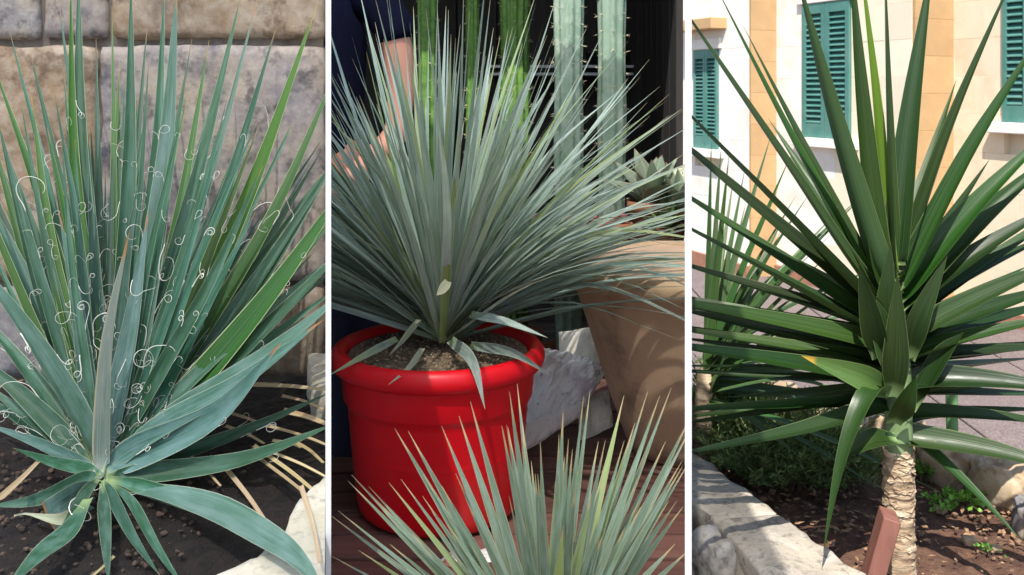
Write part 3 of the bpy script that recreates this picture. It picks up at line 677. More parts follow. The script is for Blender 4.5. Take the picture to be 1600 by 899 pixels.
# ------------------------------------------------------------------ backdrop shed behind the bench, coloured dark to stand for shade
ZD = .45
M['black'] = plain('shade_backing', (.012, .011, .012), .9, (.02, .018, .018), 4)  # black sheet painted as the shade behind the boards
shed = empty('backdrop_shed', (-.3, 4.7, 0)); tag(shed, 'open-fronted timber shed added as a shade-dark backdrop behind the potted plants', 'shed')
sx0, sx1, sy0, sy1 = -1.6, .585, 3.28, 4.75
i = 0; x = sx0
while x < sx1-.02:
    wd = min(.14+.03*((i*7) % 3), sx1-x)
    bm = bmesh.new(); add_box(bm, (x, sy1+.002*(i % 2), ZD), (x+wd-.006, sy1+.03, 2.62)); bevel(bm, .003, 1); obj_from_bm('board', bm, M['shade_wood'], shed, smooth=False); x += wd; i += 1
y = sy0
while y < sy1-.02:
    bm = bmesh.new(); add_box(bm, (sx1-.024, y, ZD), (sx1, y+.14, 2.62)); bevel(bm, .003, 1); obj_from_bm('board', bm, M['shade_wood'], shed, smooth=False); y += .147
bm = bmesh.new(); add_box(bm, (sx0, sy0, ZD), (sx0+.03, sy1, 2.62)); obj_from_bm('side_wall', bm, M['shade_wood'], shed, smooth=False)
bm = bmesh.new(); add_box(bm, (sx0-.05, 2.85, 2.63), (sx1, sy1+.1, 2.68)); obj_from_bm('shade_roof', bm, M['shade_wood'], shed, smooth=False)  # added above the view to keep the shed interior in shade
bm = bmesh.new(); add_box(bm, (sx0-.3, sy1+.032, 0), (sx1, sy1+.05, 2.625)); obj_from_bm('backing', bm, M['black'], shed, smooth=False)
for (x, z) in ((sx0+.06, 0),):
    bm = bmesh.new(); add_box(bm, (x, 2.9, 0), (x+.08, 2.98, 2.63)); obj_from_bm('post', bm, M['shade_wood'], shed, smooth=False)
dk = empty('deck', (-.4, 3.6, 0)); tag(dk, kind='structure'); n = 0; y = 2.6
while y < sy1:
    bm = bmesh.new(); add_box(bm, (sx0-.2, y, ZD-.03), (min(sx1-.025, xr(D2, y, -.01)) , y+.135, ZD)); bevel(bm, .003, 1); obj_from_bm('plank', bm, M['deck'], dk, smooth=False); y += .14
bm = bmesh.new(); add_box(bm, (sx0-.19, 2.62, 0), (.47, sy1, ZD-.031)); obj_from_bm('deck_base', bm, M['shade_wood'], dk, smooth=False)
# wall shelf with dark pots
sh = empty('wall_shelf', (.2, 4.6, 0)); tag(sh, 'thin grey metal shelf across the dark shed wall', 'shelf')
for zz in (1.665, 1.7):
    bm = bmesh.new(); add_box(bm, (-.1, 4.42 if zz < 1.68 else 4.41, zz), (sx1-.026, 4.74 if zz < 1.68 else 4.425, zz+.012)); obj_from_bm('shelf_board' if zz < 1.68 else 'rail', bm, M['steel'], sh, smooth=False)
for k, xx in enumerate((.28, .42, .52)):
    q = empty('dark_pot', (xx-.02, 4.58, 1.678)); tag(q, ['small dark pot on the shed shelf next to the tall cactus', 'middle small dark pot on the shed shelf', 'small dark pot on the shed shelf in the shed corner'][k], 'plant pot', 'dark pots on the shed shelf')
    bm = bmesh.new(); lathe(bm, [(0, 1.678), (.035, 1.678), (.048, 1.77), (.052, 1.77), (.052, 1.785), (.044, 1.785), (.04, 1.75), (0, 1.75)], (xx-.02, 4.58), 20); obj_from_bm('pot_body', bm, M['black_pot'], q)
# columnar cacti
M['cactus_pale'] = plain('pale_cactus_skin', (.14, .22, .16), .65, (.21, .29, .22), 14, bump=.2, stain=(.36, .4, .34), stain_scale=20)
M['cactus_green'] = plain('bright_cactus_skin', (.05, .13, .018), .6, (.11, .22, .04), 30, bump=.5)
M['spine'] = plain('cactus_spine', (.5, .44, .3), .6)
M['terracotta'] = plain('terracotta', (.4, .17, .09), .85, (.33, .14, .08), 10, bump=.2)
def cactus(px, Y, wpx, ztop, mat, label, ribs=9, tone=.16, lean=0.):
    c = Vector((xr(px, Y), Y, ZD)); r0 = wpx*Y/F/2
    root = empty('columnar_cactus', c); tag(root, label, 'cactus', 'columnar cacti in the shed')
    bm = bmesh.new(); lathe(bm, [(0, ZD+.002), (r0*1.3, ZD+.002), (r0*1.7, ZD+.24), (r0*1.85, ZD+.24), (r0*1.85, ZD+.27), (r0*1.6, ZD+.27), (r0*1.5, ZD+.22), (0, ZD+.22)], c, 32); obj_from_bm('pot', bm, M['terracotta'], root)
    bm = bmesh.new(); K = ribs*6; rings = []; zs_ = [ZD+.2+(ztop-ZD-.2)*k/26 for k in range(27)]
    for k, z in enumerate(zs_):
        f = k/26; rr = r0*(1-.12*(1-f)**2)*(1+.05*math.sin(z*13+px))*math.sqrt(max(.02, 1-max(0, (f-.93)/.07)**2))
        rings.append([bm.verts.new((c.x+lean*f+rr*(1+tone*(math.cos(ribs*2*math.pi*i/K)-.6)*.6)*math.cos(2*math.pi*i/K), c.y+rr*(1+tone*(math.cos(ribs*2*math.pi*i/K)-.6)*.6)*math.sin(2*math.pi*i/K), z)) for i in range(K)])
    for a, b in zip(rings, rings[1:]):
        for i in range(K): bm.faces.new((a[i], a[(i+1) % K], b[(i+1) % K], b[i]))
    bm.faces.new(rings[-1]); obj_from_bm('stem', bm, M[mat], root)
    bm = bmesh.new(); rq = random.Random(int(px))
    for k in range(3, 26):
        for i in range(ribs):
            an = 2*math.pi*i/ribs; z = zs_[k]+rq.uniform(-.01, .01); p = Vector((c.x+lean*k/26+r0*1.02*math.cos(an), c.y+r0*1.02*math.sin(an), z))
            for q in range(3):
                d = Vector((math.cos(an), math.sin(an), 0))+Vector((rq.uniform(-.9, .9), rq.uniform(-.9, .9), rq.uniform(-.7, .7)))
                d.normalize(); s_ = d.orthogonal()*.0007
                bm.faces.new([bm.verts.new(p+s_), bm.verts.new(p-s_), bm.verts.new(p+d*.016)])
    o = obj_from_bm('spines', bm, M['spine'], root); o['kind'] = 'stuff'
cactus(888, 3.3, 46, 2.25, 'cactus_pale', 'pale grey-green columnar cactus beside the bright green stems')
cactus(956, 3.32, 44, 2.3, 'cactus_pale', 'pale grey-green columnar cactus standing nearer to the divider', 8)
cactus(805, 3.5, 46, 2.2, 'cactus_green', 'thick bright green columnar cactus next to the pale cactus', 12)
cactus(738, 3.5, 20, 2.2, 'cactus_green', 'thin bright green cactus stem between two thicker ones', 8)
cactus(668, 3.45, 30, 2.15, 'cactus_green', 'bright green columnar cactus standing by the person', 9)
# back stand with agaves and small succulents
bs = empty('plant_stand', (.2, 2.98, 0)); tag(bs, 'dark plant stand at the shed front carrying agaves and small red succulents', 'plant stand'); ZB = 1.13
for k in range(4):
    y0 = 2.9+k*.105; bm = bmesh.new(); add_box(bm, (-.1, y0, ZB-.02), (xr(D2, y0, -.02), y0+.098, ZB)); obj_from_bm('plank', bm, M['deck'], bs, smooth=False)
for xx in (-.06, .44):
    for yy in (2.92, 3.26):
        bm = bmesh.new(); add_box(bm, (xx, yy, ZD), (xx+.04, yy+.04, ZB-.021)); obj_from_bm('leg', bm, M['deck'], bs, smooth=False)
M['agave'] = leaf_mat('pale_agave_leaf', (.25, .34, .22), (.4, .46, .34), (.5, .42, .3), (.3, .16, .08), edge=.85, tip=.93, stripe=8, trans=0, var=.15)
M['succ_red'] = leaf_mat('red_succulent_leaf', (.34, .05, .06), (.45, .12, .1), (.4, .2, .15), (.5, .3, .2), stripe=6, trans=.05, var=.3)
M['succ_green'] = leaf_mat('succulent_leaf', (.09, .17, .04), (.18, .27, .08), (.2, .2, .1), (.3, .2, .1), stripe=6, trans=.05, var=.3)
def pot_small(root, c, r, h, mat='terracotta'):
    bm = bmesh.new(); z = c.z; lathe(bm, [(0, z+.002), (r*.7, z+.002), (r*.95, z+h*.75), (r*1.05, z+h*.76), (r*1.05, z+h), (r*.92, z+h), (r*.9, z+h*.85), (0, z+h*.86)], c, 28); obj_from_bm('pot', bm, M[mat], root)
def rosette_plant(name, px, Y, z0, n, ln, wd, mat, label, cat, group, r, h, els=(15, 80), seed=0, clip=BAY2, chan=.25, prof=prof_sword):
    c = Vector((xr(px, Y), Y, z0)); root = empty(name, c); tag(root, label, cat, group); pot_small(root, c, r, h)
    rq = random.Random(seed+px); B = c+Vector((0, 0, h*.8))
    for k in range(n):
        az = k*2.39996; el = R(els[0]+(els[1]-els[0])*(k/n)); l = ln*rq.uniform(.8, 1.1)
        d = Vector((math.cos(az)*math.cos(el), math.sin(az)*math.cos(el), math.sin(el)))
        leaf(root, [B, B+d*l*.5+Vector((0, 0, l*.05)), B+d*l], wd*rq.uniform(.85, 1.15), Vector((0, 0, 1))-d*d.z+Vector((0, -.3, 0)), M[mat], prof=prof, chan=chan, clip=clip, seg=8, nu=4)
rosette_plant('agave', 1018, 3.02, ZB, 18, .19, .07, 'agave', 'pale agave with broad pointed leaves on the plant stand', 'agave', 'agaves on the plant stand', .075, .12, (20, 80), 1)
rosette_plant('agave', 1058, 2.97, ZB, 16, .17, .06, 'agave', 'second pale agave squeezed against the divider on the plant stand', 'agave', 'agaves on the plant stand', .03, .1, (25, 80), 2)
for k, px in enumerate((830, 880, 925, 968)):
    rosette_plant('succulent', px, 2.955, ZB, 20, .05, .02, 'succ_red', ['small red succulent on the plant stand nearest the red pot', 'small red succulent second along the plant stand', 'small red succulent third along the plant stand', 'small red succulent on the stand beside the pale agave'][k], 'succulent', 'small red succulents on the plant stand', .04, .06, (0, 85), k)
rosette_plant('succulent', 1040, 2.93, ZB-.001, 30, .12, .022, 'succ_green', 'leafy green succulent on the stand beside the divider', 'succulent', None, .03, .05, (0, 80), 9)

# ------------------------------------------------------------------ person behind the bench
M['skin'] = plain('skin', (.62, .3, .21), .5, (.58, .26, .18), 14, bump=.03)
M['navy'] = plain('navy_cotton', (.003, .004, .014), .95, (.005, .006, .02), 160, spec=.1, bump=.3)
M['navy_trousers'] = plain('navy_trousers', (.005, .007, .026), .9, (.008, .01, .034), 140, bump=.3)
M['hair'] = plain('brown_hair', (.05, .03, .02), .5, (.08, .05, .03), 90, bump=.5)
M['shoe'] = plain('dark_shoe', (.02, .02, .022), .6)
pe = empty('person', (-.575, 2.78, ZD)); tag(pe, 'person in a navy short-sleeved top and navy trousers with one bare arm bent', 'person')
def skin(name, verts, edges, mat, parent, sub=2):
    me = bpy.data.meshes.new(name); me.from_pydata([v[0] for v in verts], edges, []); o = bpy.data.objects.new(name, me); COL.objects.link(o); o.parent = parent
    md = o.modifiers.new('Skin', 'SKIN'); md.use_smooth_shade = True
    for v, sv in zip(verts, me.skin_vertices[0].data):
        r = v[1]; sv.radius = r if isinstance(r, tuple) else (r, r)
    me.skin_vertices[0].data[0].use_root = True
    s = o.modifiers.new('Subdivision', 'SUBSURF'); s.levels = sub; s.render_levels = sub
    me.materials.append(mat); return o
# local frame: facing the viewer (-Y), person's left arm is on +X
Vb = [((0, 0, .95), (.13, .1)), ((0, 0, 1.12), (.125, .095)), ((0, 0, 1.3), (.15, .1)), ((0, .01, 1.43), (.1, .07)), ((0, .0, 1.52), .055), ((0, -.015, 1.6), (.062, .075)), ((0, -.015, 1.68), (.076, .095)), ((0, -.01, 1.76), (.06, .075)),
      ((.18, .01, 1.41), .06), ((.245, 0, 1.28), .048), ((.255, .0, 1.14), .043), ((.245, -.02, 1.02), .04), ((.16, -.13, .93), .033), ((.08, -.2, .86), .026), ((.03, -.235, .83), (.03, .018)),
      ((-.18, .01, 1.41), .06), ((-.24, 0, 1.28), .048), ((-.26, .0, 1.14), .043), ((-.26, 0, 1.06), .04), ((-.265, -.04, .92), .033), ((-.265, -.07, .82), .026), ((-.262, -.085, .76), (.018, .03)),
      ((.1, 0, .82), .085), ((.11, 0, .5), .058), ((.11, .02, .28), .052), ((.11, .02, .09), .036), ((.11, -.1, .03), .035),
      ((-.1, 0, .82), .085), ((-.11, 0, .5), .058), ((-.11, .02, .28), .052), ((-.11, .02, .09), .036), ((-.11, -.1, .03), .035)]
Eb = [(0, 1), (1, 2), (2, 3), (3, 4), (4, 5), (5, 6), (6, 7), (3, 8), (8, 9), (9, 10), (10, 11), (11, 12), (12, 13), (13, 14), (3, 15), (15, 16), (16, 17), (17, 18), (18, 19), (19, 20), (20, 21), (0, 22), (22, 23), (23, 24), (24, 25), (25, 26), (0, 27), (27, 28), (28, 29), (29, 30), (30, 31)]
for hand, base, dirn, spread, nrm in ((14, Vector((.03, -.235, .83)), Vector((-.75, -.4, -.35)), Vector((0, -.3, .9)), None), (21, Vector((-.262, -.085, .76)), Vector((0, -.2, -.97)), Vector((0, .9, -.1)), None)):
    dirn.normalize(); spread = (spread-dirn*spread.dot(dirn)).normalized(); cl = dirn.cross(spread)
    for k, (off, ln) in enumerate(((.027, .07), (.01, .08), (-.008, .075), (-.024, .06))):
        i0 = len(Vb); p = base+spread*off
        Vb += [(tuple(p+dirn*.03), .0095), (tuple(p+dirn*(.03+ln*.5)+cl*.008), .0088), (tuple(p+dirn*(.03+ln*.9)+cl*.03), .0075)]
        Eb += [(hand, i0), (i0, i0+1), (i0+1, i0+2)]
    i0 = len(Vb); Vb += [(tuple(base+spread*.035+dirn*.005), .011), (tuple(base+spread*.05+dirn*.035+cl*.01), .0095)]; Eb += [(hand, i0), (i0, i0+1)]
body = skin('body', Vb, Eb, M['skin'], pe)
skin('top', [((0, 0, .9), (.165, .125)), ((0, 0, 1.05), (.155, .12)), ((0, 0, 1.2), (.165, .12)), ((0, .0, 1.34), (.175, .115)), ((0, .01, 1.45), (.1, .085)), ((.18, .01, 1.415), .075), ((.24, 0, 1.32), .067), ((.25, 0, 1.285), .066), ((-.18, .01, 1.415), .075), ((-.24, 0, 1.32), .067), ((-.25, 0, 1.285), .066)],
     [(0, 1), (1, 2), (2, 3), (3, 4), (4, 5), (5, 6), (6, 7), (4, 8), (8, 9), (9, 10)], M['navy'], pe)
skin('trousers', [((0, 0, .96), (.165, .12)), ((.1, 0, .82), .115), ((.11, 0, .5), .088), ((.11, .02, .25), .08), ((.11, .02, .06), .078), ((-.1, 0, .82), .115), ((-.11, 0, .5), .088), ((-.11, .02, .25), .08), ((-.11, .02, .06), .078)],
     [(0, 1), (1, 2), (2, 3), (3, 4), (0, 5), (5, 6), (6, 7), (7, 8)], M['navy_trousers'], pe)
skin('hair', [((0, .03, 1.62), (.075, .07)), ((0, .015, 1.71), (.087, .09)), ((0, .0, 1.78), (.066, .08))], [(0, 1), (1, 2)], M['hair'], pe)
for s in (-1, 1):
    skin('shoe', [((s*.11, .05, .045), .045), ((s*.11, -.04, .045), .045), ((s*.11, -.15, .035), .035)], [(0, 1), (1, 2)], M['shoe'], pe)
    bm = bmesh.new(); bmesh.ops.create_uvsphere(bm, u_segments=10, v_segments=8, radius=.011, matrix=Matrix.Translation((s*.03, -.098, 1.685))); obj_from_bm('eye', bm, M['white_panel'], pe, world=False)
skin('nose', [((0, -.1, 1.69), .009), ((0, -.118, 1.655), .014)], [(0, 1)], M['skin'], pe, 1)
M['lip'] = plain('lips', (.45, .15, .13), .5)
skin('mouth', [((-.022, -.088, 1.622), .005), ((0, -.096, 1.622), .007), ((.022, -.088, 1.622), .005)], [(0, 1), (1, 2)], M['lip'], pe, 1)

# ------------------------------------------------------------------ bay 3: kerbed bed, palm-like yucca, shuttered building
Z3 = .42
M['soil3'] = plain('red_brown_soil', (.08, .036, .022), .95, (.17, .09, .055), 28, bump=1, bd=.02, detail=7)
M['kerb3'] = speckled('weathered_limestone', [(.4, .35, .27), (.3, .265, .225), (.44, .4, .34)], 90, 6, .7, dark=(.13, .105, .09))
M['lichen'] = speckled('lichen_grey_stone', [(.27, .265, .26), (.34, .31, .27), (.17, .165, .17)], 40, 7, .8, dark=(.06, .055, .06), light=.15)
M['render_cream'] = plain('cream_lime_render', (.7, .6, .44), .9, (.62, .52, .38), 10, bump=.3, stain=(.4, .36, .32), stain_scale=12)
M['rock'] = speckled('yellow_limestone_rock', [(.4, .3, .18), (.32, .22, .13), (.45, .36, .26)], 40, 6, .7, dark=(.2, .13, .08))
kb = empty('garden_kerb', (.72, 2.4, 0)); tag(kb, 'weathered limestone kerb wall with grey lichen patches at the corner of the yucca bed', 'kerb')
poly_stone('coping_stone', [(1060, 686), (1085, 704), (1216, 801), (1118, 812), (1060, 764)], .5, .36, M['kerb3'], kb, 3, BAY3, .011, 5, .012)
poly_stone('coping_stone', [(1219, 803), (1348, 897), (1480, 1010), (1330, 1060), (1121, 815)], .5, .36, M['kerb3'], kb, 4, None, .011, 5, .012)
bm = bmesh.new()
q = [(P(1060, 770, 2.62), P(1085, 704, 2.9)), (P(1335, 1062, 1.8), P(1470, 1010, 1.9))]
def face_wall(p0, p1, z0, z1, th, cells, amp, seed, mat, name, parent, clip=None):
    d = (p1-p0); d.z = 0; L = d.length; d.normalize(); n = Vector((d.y, -d.x, 0)); bm = bmesh.new(); g = {}
    nx, nz = int(L/cells), max(2, int((z1-z0)/cells))
    for s in (0, 1):
        for i in range(nx+1):
            for j in range(nz+1):
                p = p0+d*(L*i/nx); p = Vector((p.x, p.y, z0+(z1-z0)*j/nz)); w_ = p+Vector((seed, 0, 0))
                off = amp*(noise.noise(w_*6)+.6*noise.noise(w_*15)+.3*noise.noise(w_*40)) if s == 0 else -th
                g[s, i, j] = bm.verts.new(p+n*off)
        for i in range(nx):
            for j in range(nz): bm.faces.new((g[s, i, j], g[s, i+1, j], g[s, i+1, j+1], g[s, i, j+1]))
    for i in range(nx): bm.faces.new((g[0, i, nz], g[0, i+1, nz], g[1, i+1, nz], g[1, i, nz])); bm.faces.new((g[0, i, 0], g[0, i+1, 0], g[1, i+1, 0], g[1, i, 0]))
    for j in range(nz):
        for i in (0, nx): bm.faces.new((g[0, i, j], g[0, i, j+1], g[1, i, j+1], g[1, i, j]))
    if clip: cut(bm, clip)
    return obj_from_bm(name, bm, mat, parent, recalc=True)
def on_z(px, py, z): Y = F*(H-z)/(py-HY); return P(px, py, Y)
face_wall(on_z(1335, 1062, .5), on_z(1052, 758, .5), 0, .37, .1, .03, .012, 2, M['render_cream'], 'wall_face', kb, BAY3)
# a lump of grey lichen-covered stone breaking the kerb face
c = on_z(1122, 822, .5); bm = rough_box((c.x-.045, c.y-.09, .28), (c.x+.05, c.y+.05, .49), .014, .02, .03, 6, 16, rot=.35); cut(bm, BAY3); obj_from_bm('lichen_stone', bm, M['lichen'], kb)

ka, kb_ = on_z(1085, 704, .5), on_z(1348, 897, .5)
def in_bed(x, y):
    # right of the kerb line, in front of the back border line
    d = kb_-ka; side = (x-ka.x)*d.y-(y-ka.y)*d.x
    b0, b1 = on_z(1150, 625, Z3), on_z(1640, 815, Z3); e = b1-b0; back = (x-b0.x)*e.y-(y-b0.y)*e.x
    return side < .02 and back > -.05
s3 = soil_patch('soil', in_bed, .5, 2.0, 1.6, 3.75, Z3-.01, .014, 13, M['soil3'], .016, 5, BAY3); tag(s3, kind='structure')
bm = bmesh.new()   # body of the bed under the soil
pl = [on_z(1095, 712, .5), on_z(1080, 660, Z3), on_z(1160, 628, Z3), on_z(1640, 817, Z3), Vector((1.9, 1.6, 0)), Vector((1.0, 1.6, 0))]
f = bm.faces.new([bm.verts.new((p.x, p.y, Z3-.06)) for p in pl]); r = bmesh.ops.extrude_face_region(bm, geom=[f])
for v in [e for e in r['geom'] if isinstance(e, bmesh.types.BMVert)]: v.co.z = 0
cut(bm, [(D2, 1, .01)])
tag(obj_from_bm('bed_fill', bm, M['soil3'], smooth=False, recalc=True), kind='structure')
# leaf litter and crumbs on the soil
M['litter'] = plain('dry_litter', (.36, .22, .12), .9, (.2, .11, .06), 60, var=.4)
rl = random.Random(8); bm = bmesh.new(); bmd = bmesh.new()
for k in range(3600):
    x, y = rl.uniform(.55, 1.7), rl.uniform(1.9, 3.5)
    if not in_bed(x, y): continue
    dens = .35+.65*(noise.noise(Vector((x*4, y*4, 2)))+.5)
    if rl.random() > dens: continue
    s = rl.uniform(.004, .015); a = rl.uniform(0, 6.28); c = Vector((x, y, Z3+rl.uniform(.004, .014))); u = Vector((math.cos(a), math.sin(a), rl.uniform(-.3, .3))); v = Vector((-math.sin(a), math.cos(a), rl.uniform(-.4, .4)))
    bm.faces.new([bm.verts.new(c+u*s), bm.verts.new(c+v*s*.4+Vector((0, 0, s*.2))), bm.verts.new(c-u*s), bm.verts.new(c-v*s*.4)])
cut(bm, BAY3); lo_ = obj_from_bm('leaf_litter', bm, M['litter'], smooth=False); tag(lo_, 'dry brown leaf litter scattered over the red soil', 'leaf litter', kind='stuff')
spots = []
while len(spots) < 260:
    x, y = rl.uniform(.55, 1.8), rl.uniform(1.9, 3.5)
    if in_bed(x, y) and 800+F*x/y > 1090: spots.append((x, y, Z3+.003))
o = pebbles('gravel', None, spots, (.003, .011), plain('soil_crumb', (.28, .17, .11), .95, (.14, .08, .05), 60), 4); tag(o, 'small crumbs and pebbles on the red soil of the bed', 'gravel', kind='stuff')

# border rocks
def rock(name, c, s, seed, mat, label, group=None, parent=None, clip=None, rot=0):
    bm = bmesh.new(); bmesh.ops.create_icosphere(bm, subdivisions=4, radius=1)
    for v in bm.verts:
        q = v.co.copy(); q = Vector(tuple(math.copysign(abs(a)**.6, a) for a in q)); w_ = v.co*1.6+Vector((seed*5.3, seed, 0))
        q *= 1+.22*noise.noise(w_)+.12*noise.noise(w_*2.6)+.06*noise.noise(w_*6)
        q = Vector((q.x*s[0], q.y*s[1], q.z*s[2])); q.rotate(Matrix.Rotation(rot, 3, 'Z')); v.co = q+c
    if clip: cut(bm, clip)
    o = obj_from_bm(name, bm, mat, parent)
    return tag(o, label, 'rock', group)
b0, b1 = on_z(1165, 622, Z3), on_z(1640, 810, Z3); ang = math.atan2(b1.y-b0.y, b1.x-b0.x)
G = 'rocks edging the yucca bed'
rk = [(.02, .1, .06, 'yellowish border rock under the dark narrow-leaved palm'), (.16, .09, .065, 'second border rock from the dark narrow-leaved palm'), (.31, .1, .055, 'border rock behind the green bush, half hidden'), (.45, .09, .06, 'border rock directly behind the fibrous trunk'), (.585, .1, .085, 'cream border rock by the green post'), (.735, .11, .075, 'long cream border rock past the green post'), (.9, .12, .08, 'cream border rock running out of frame')]
for k, (t, l, h, lab) in enumerate(rk):
    c = lerp(b0, b1, t); rock('border_rock', Vector((c.x, c.y, Z3+h*.55)), (l*.85, .07, h), k+1, M['rock'], lab, G, None, BAY3, ang)
c = on_z(1598, 832, Z3); rock('grey_rock', Vector((c.x+.03, c.y, Z3+.03)), (.045, .045, .06), 21, M['granite_grey'], 'single grey rock on the soil at the tip of the low dark leaf')
for k, (px, py, s) in enumerate(((1515, 850, .018), (1555, 862, .014), (1470, 800, .016))):
    c = on_z(px, py, Z3); rock('small_stone', Vector((c.x, c.y, Z3+.008)), (s, s*.8, s*.6), 31+k, M['rock'], ['small pale stone lying in the middle of the red soil', 'smallest pale stone on the soil near the frame corner', 'small pale stone near the green weeds behind the trunk'][k], 'small pale stones on the soil')

# pavement slabs
M['paving'] = speckled('mauve_paving', [(.115, .08, .082), (.1, .072, .074), (.13, .094, .092)], 120, 3, .15, var=.08, dark=(.11, .08, .082))
pv = empty('pavement', (2.2, 5, 0)); tag(pv, kind='structure')
for i in range(6):
    for j in range(5):
        x0, y0 = .7+i*.72, 3.75+j*.95; bm = bmesh.new(); add_box(bm, (x0+.006, y0+.006, .0), (x0+.714, y0+.944, .03)); bevel(bm, .004, 1)
        cut(bm, [(D2-6, 1, .0)])
        if len(bm.faces): obj_from_bm('paving_slab', bm, M['paving'], pv, smooth=False)
        else: bm.free()

# the building: three wall planes stepping towards the street
M['lime_white'] = plain('white_limewash', (.82, .79, .74), .9, (.78, .74, .68), 5, bump=.15, var=.03, stain=(.7, .63, .53), stain_scale=2.5)
M['lime_cream'] = plain('cream_limestone', (.76, .67, .5), .9, (.72, .61, .44), 5, bump=.2, var=.03, stain=(.62, .5, .34), stain_scale=2.5)
M['lime_pink'] = plain('pale_pinkish_limestone', (.8, .71, .55), .9, (.77, .67, .5), 5, bump=.2, var=.05)
M['lime_tan'] = plain('shade_tan_limestone', (.5, .32, .16), .9, (.44, .28, .14), 6, bump=.3, var=.06)
M['teal'] = plain('teal_shutter_paint', (.06, .19, .16), .5, (.085, .23, .195), 12, bump=.1, stain=(.12, .24, .2), stain_scale=5)
M['terra_band'] = plain('terracotta_skirting', (.35, .17, .11), .85, (.3, .14, .09), 14)
e3 = Vector((-.375, .927, 0)).normalized(); n3 = Vector((-.927, -.375, 0)).normalized()
bd = empty('shuttered_building', (2.9, 7, 0)); tag(bd, 'sunlit cream limestone building with teal louvred shutters', 'building')
def obox(bm, o, s0, s1, z0, z1, d0, d1):
    """box on a wall plane: along e3, up, outward n3"""
    vs_ = [bm.verts.new(o+e3*s+n3*d+Vector((0, 0, z))) for s in (s0, s1) for z in (z0, z1) for d in (d0, d1)]
    for q in ((0, 1, 3, 2), (4, 6, 7, 5), (0, 4, 5, 1), (2, 3, 7, 6), (0, 2, 6, 4), (1, 5, 7, 3)): bm.faces.new([vs_[k] for k in q])
def part(name, o, s0, s1, z0, z1, d0, d1, mat, parent=bd, bev=0):
    bm = bmesh.new(); obox(bm, o, s0, s1, z0, z1, d0, d1)
    bmesh.ops.recalc_face_normals(bm, faces=bm.faces)
    if bev: bevel(bm, bev, 1)
    return obj_from_bm(name, bm, mat, parent, smooth=False)
def s_at(o, px): k = (px-800)/F; return (o.x-k*o.y)/(k*e3.y-e3.x)
def z_at(o, s, py): Y = (o+e3*s).y; return H-(py-HY)/F*Y
OA = Vector((3.39, 6.2, 0)); OB = Vector((2.799, 6.716, 0)); OC = Vector((1.983, 8.04, 0))
ZTOP = 3.1; CO = .262
def ashlar(o, s0, s1, holes, matf, seed):
    z = .12; row = 0; rq = random.Random(seed)
    while z < ZTOP-.05:
        z1 = z+CO; s = s0-(.25 if row % 2 else 0)
        while s < s1:
            b = min(s+.52, s1); a = max(s, s0); s += .52
            if b-a < .03: continue
            segs = [(a, b)]
            for (h0, h1, hz0, hz1) in holes:
                if z1 > hz0+.02 and z < hz1-.02:
                    out = []
                    for (p, q) in segs:
                        if q <= h0 or p >= h1: out.append((p, q))
                        else:
                            if h0-p > .02: out.append((p, h0))
                            if q-h1 > .02: out.append((h1, q))
                    segs = out
            for p, q in segs: part('stone_block', o, p+.0004, q-.0004, z+.0004, z1-.0004, -.2, rq.uniform(-.0008, .0008), matf(p), bd, .0011)
        z = z1; row += 1
    part('wall_core', o, s0+.01, s1-.01, 0, ZTOP-.02, -.3, -.05, M['lime_cream'])
    part('skirting', o, s0, s1, .0, .12, -.2, .025, M['terra_band'])
    part('cornice', o, s0, s1, ZTOP, ZTOP+.12, -.3, .08, M['lime_cream'])
def shutter(o, px0, px1, py_top, py_bot, nl):
    s0, s1 = s_at(o, px1), s_at(o, px0); sm = (s0+s1)/2; z0, z1 = z_at(o, sm, py_bot), z_at(o, sm, py_top)
    sh_ = part('shutter', o, s0, s1, z0, z1, -.05, -.02, M['teal'])
    w_ = (s1-s0)/2
    for k in range(2):
        a = s0+k*w_; fr = .16*w_
        for (p, q, y0, y1) in ((a+.002, a+fr, z0, z1), (a+w_-fr, a+w_-.002, z0, z1), (a+fr, a+w_-fr, z0, z0+.11), (a+fr, a+w_-fr, z1-.08, z1)):
            part('stile', o, p, q, y0, y1, -.019, .022, M['teal'], sh_)
        zz = z0+.115; st = (z1-z0-.2)/nl
        for j in range(nl):
            zc = zz+(j+.5)*st; bm = bmesh.new(); obox(bm, o, a+fr+.001, a+w_-fr-.001, zc-st*.5, zc-st*.5+.007, -.018, .016)
            for v in bm.verts:
                dd = (v.co-o).dot(n3)
                v.co.z += (-.018-dd)*-.0+(st*.75 if dd < 0 else 0)
            bmesh.ops.recalc_face_normals(bm, faces=bm.faces); obj_from_bm('louvre_slat', bm, M['teal'], sh_, smooth=False)
    for sx in (s0+.06, s1-.06):
        pass
    part('window_sill', o, s0-.08, s1+.08, z0-.075, z0-.003, -.1, .07, M['lime_white'], bd, .006)
    part('window_head', o, s0-.05, s1+.05, z1+.003, z1+.1, -.1, .03, M['lime_white'], bd, .006)
    return (s0-.001, s1+.001, z0, z1)
hA = shutter(OA, 1569, 1650, -95, 192, 22); hB = shutter(OB, 1256, 1330, 4, 216, 20); hC = shutter(OC, 1086, 1123, 78, 232, 20)
ashlar(OA, -.9, s_at(OA, 1485)+.05, [hA], lambda s: M['lime_cream'], 1)
ashlar(OB, 0.0, s_at(OB, 1210)+.05, [hB], lambda s: M['lime_white'] if s > .62 else M['lime_pink'], 2)
ashlar(OC, 0.0, 1.9, [hC], lambda s: M['lime_white'], 3)
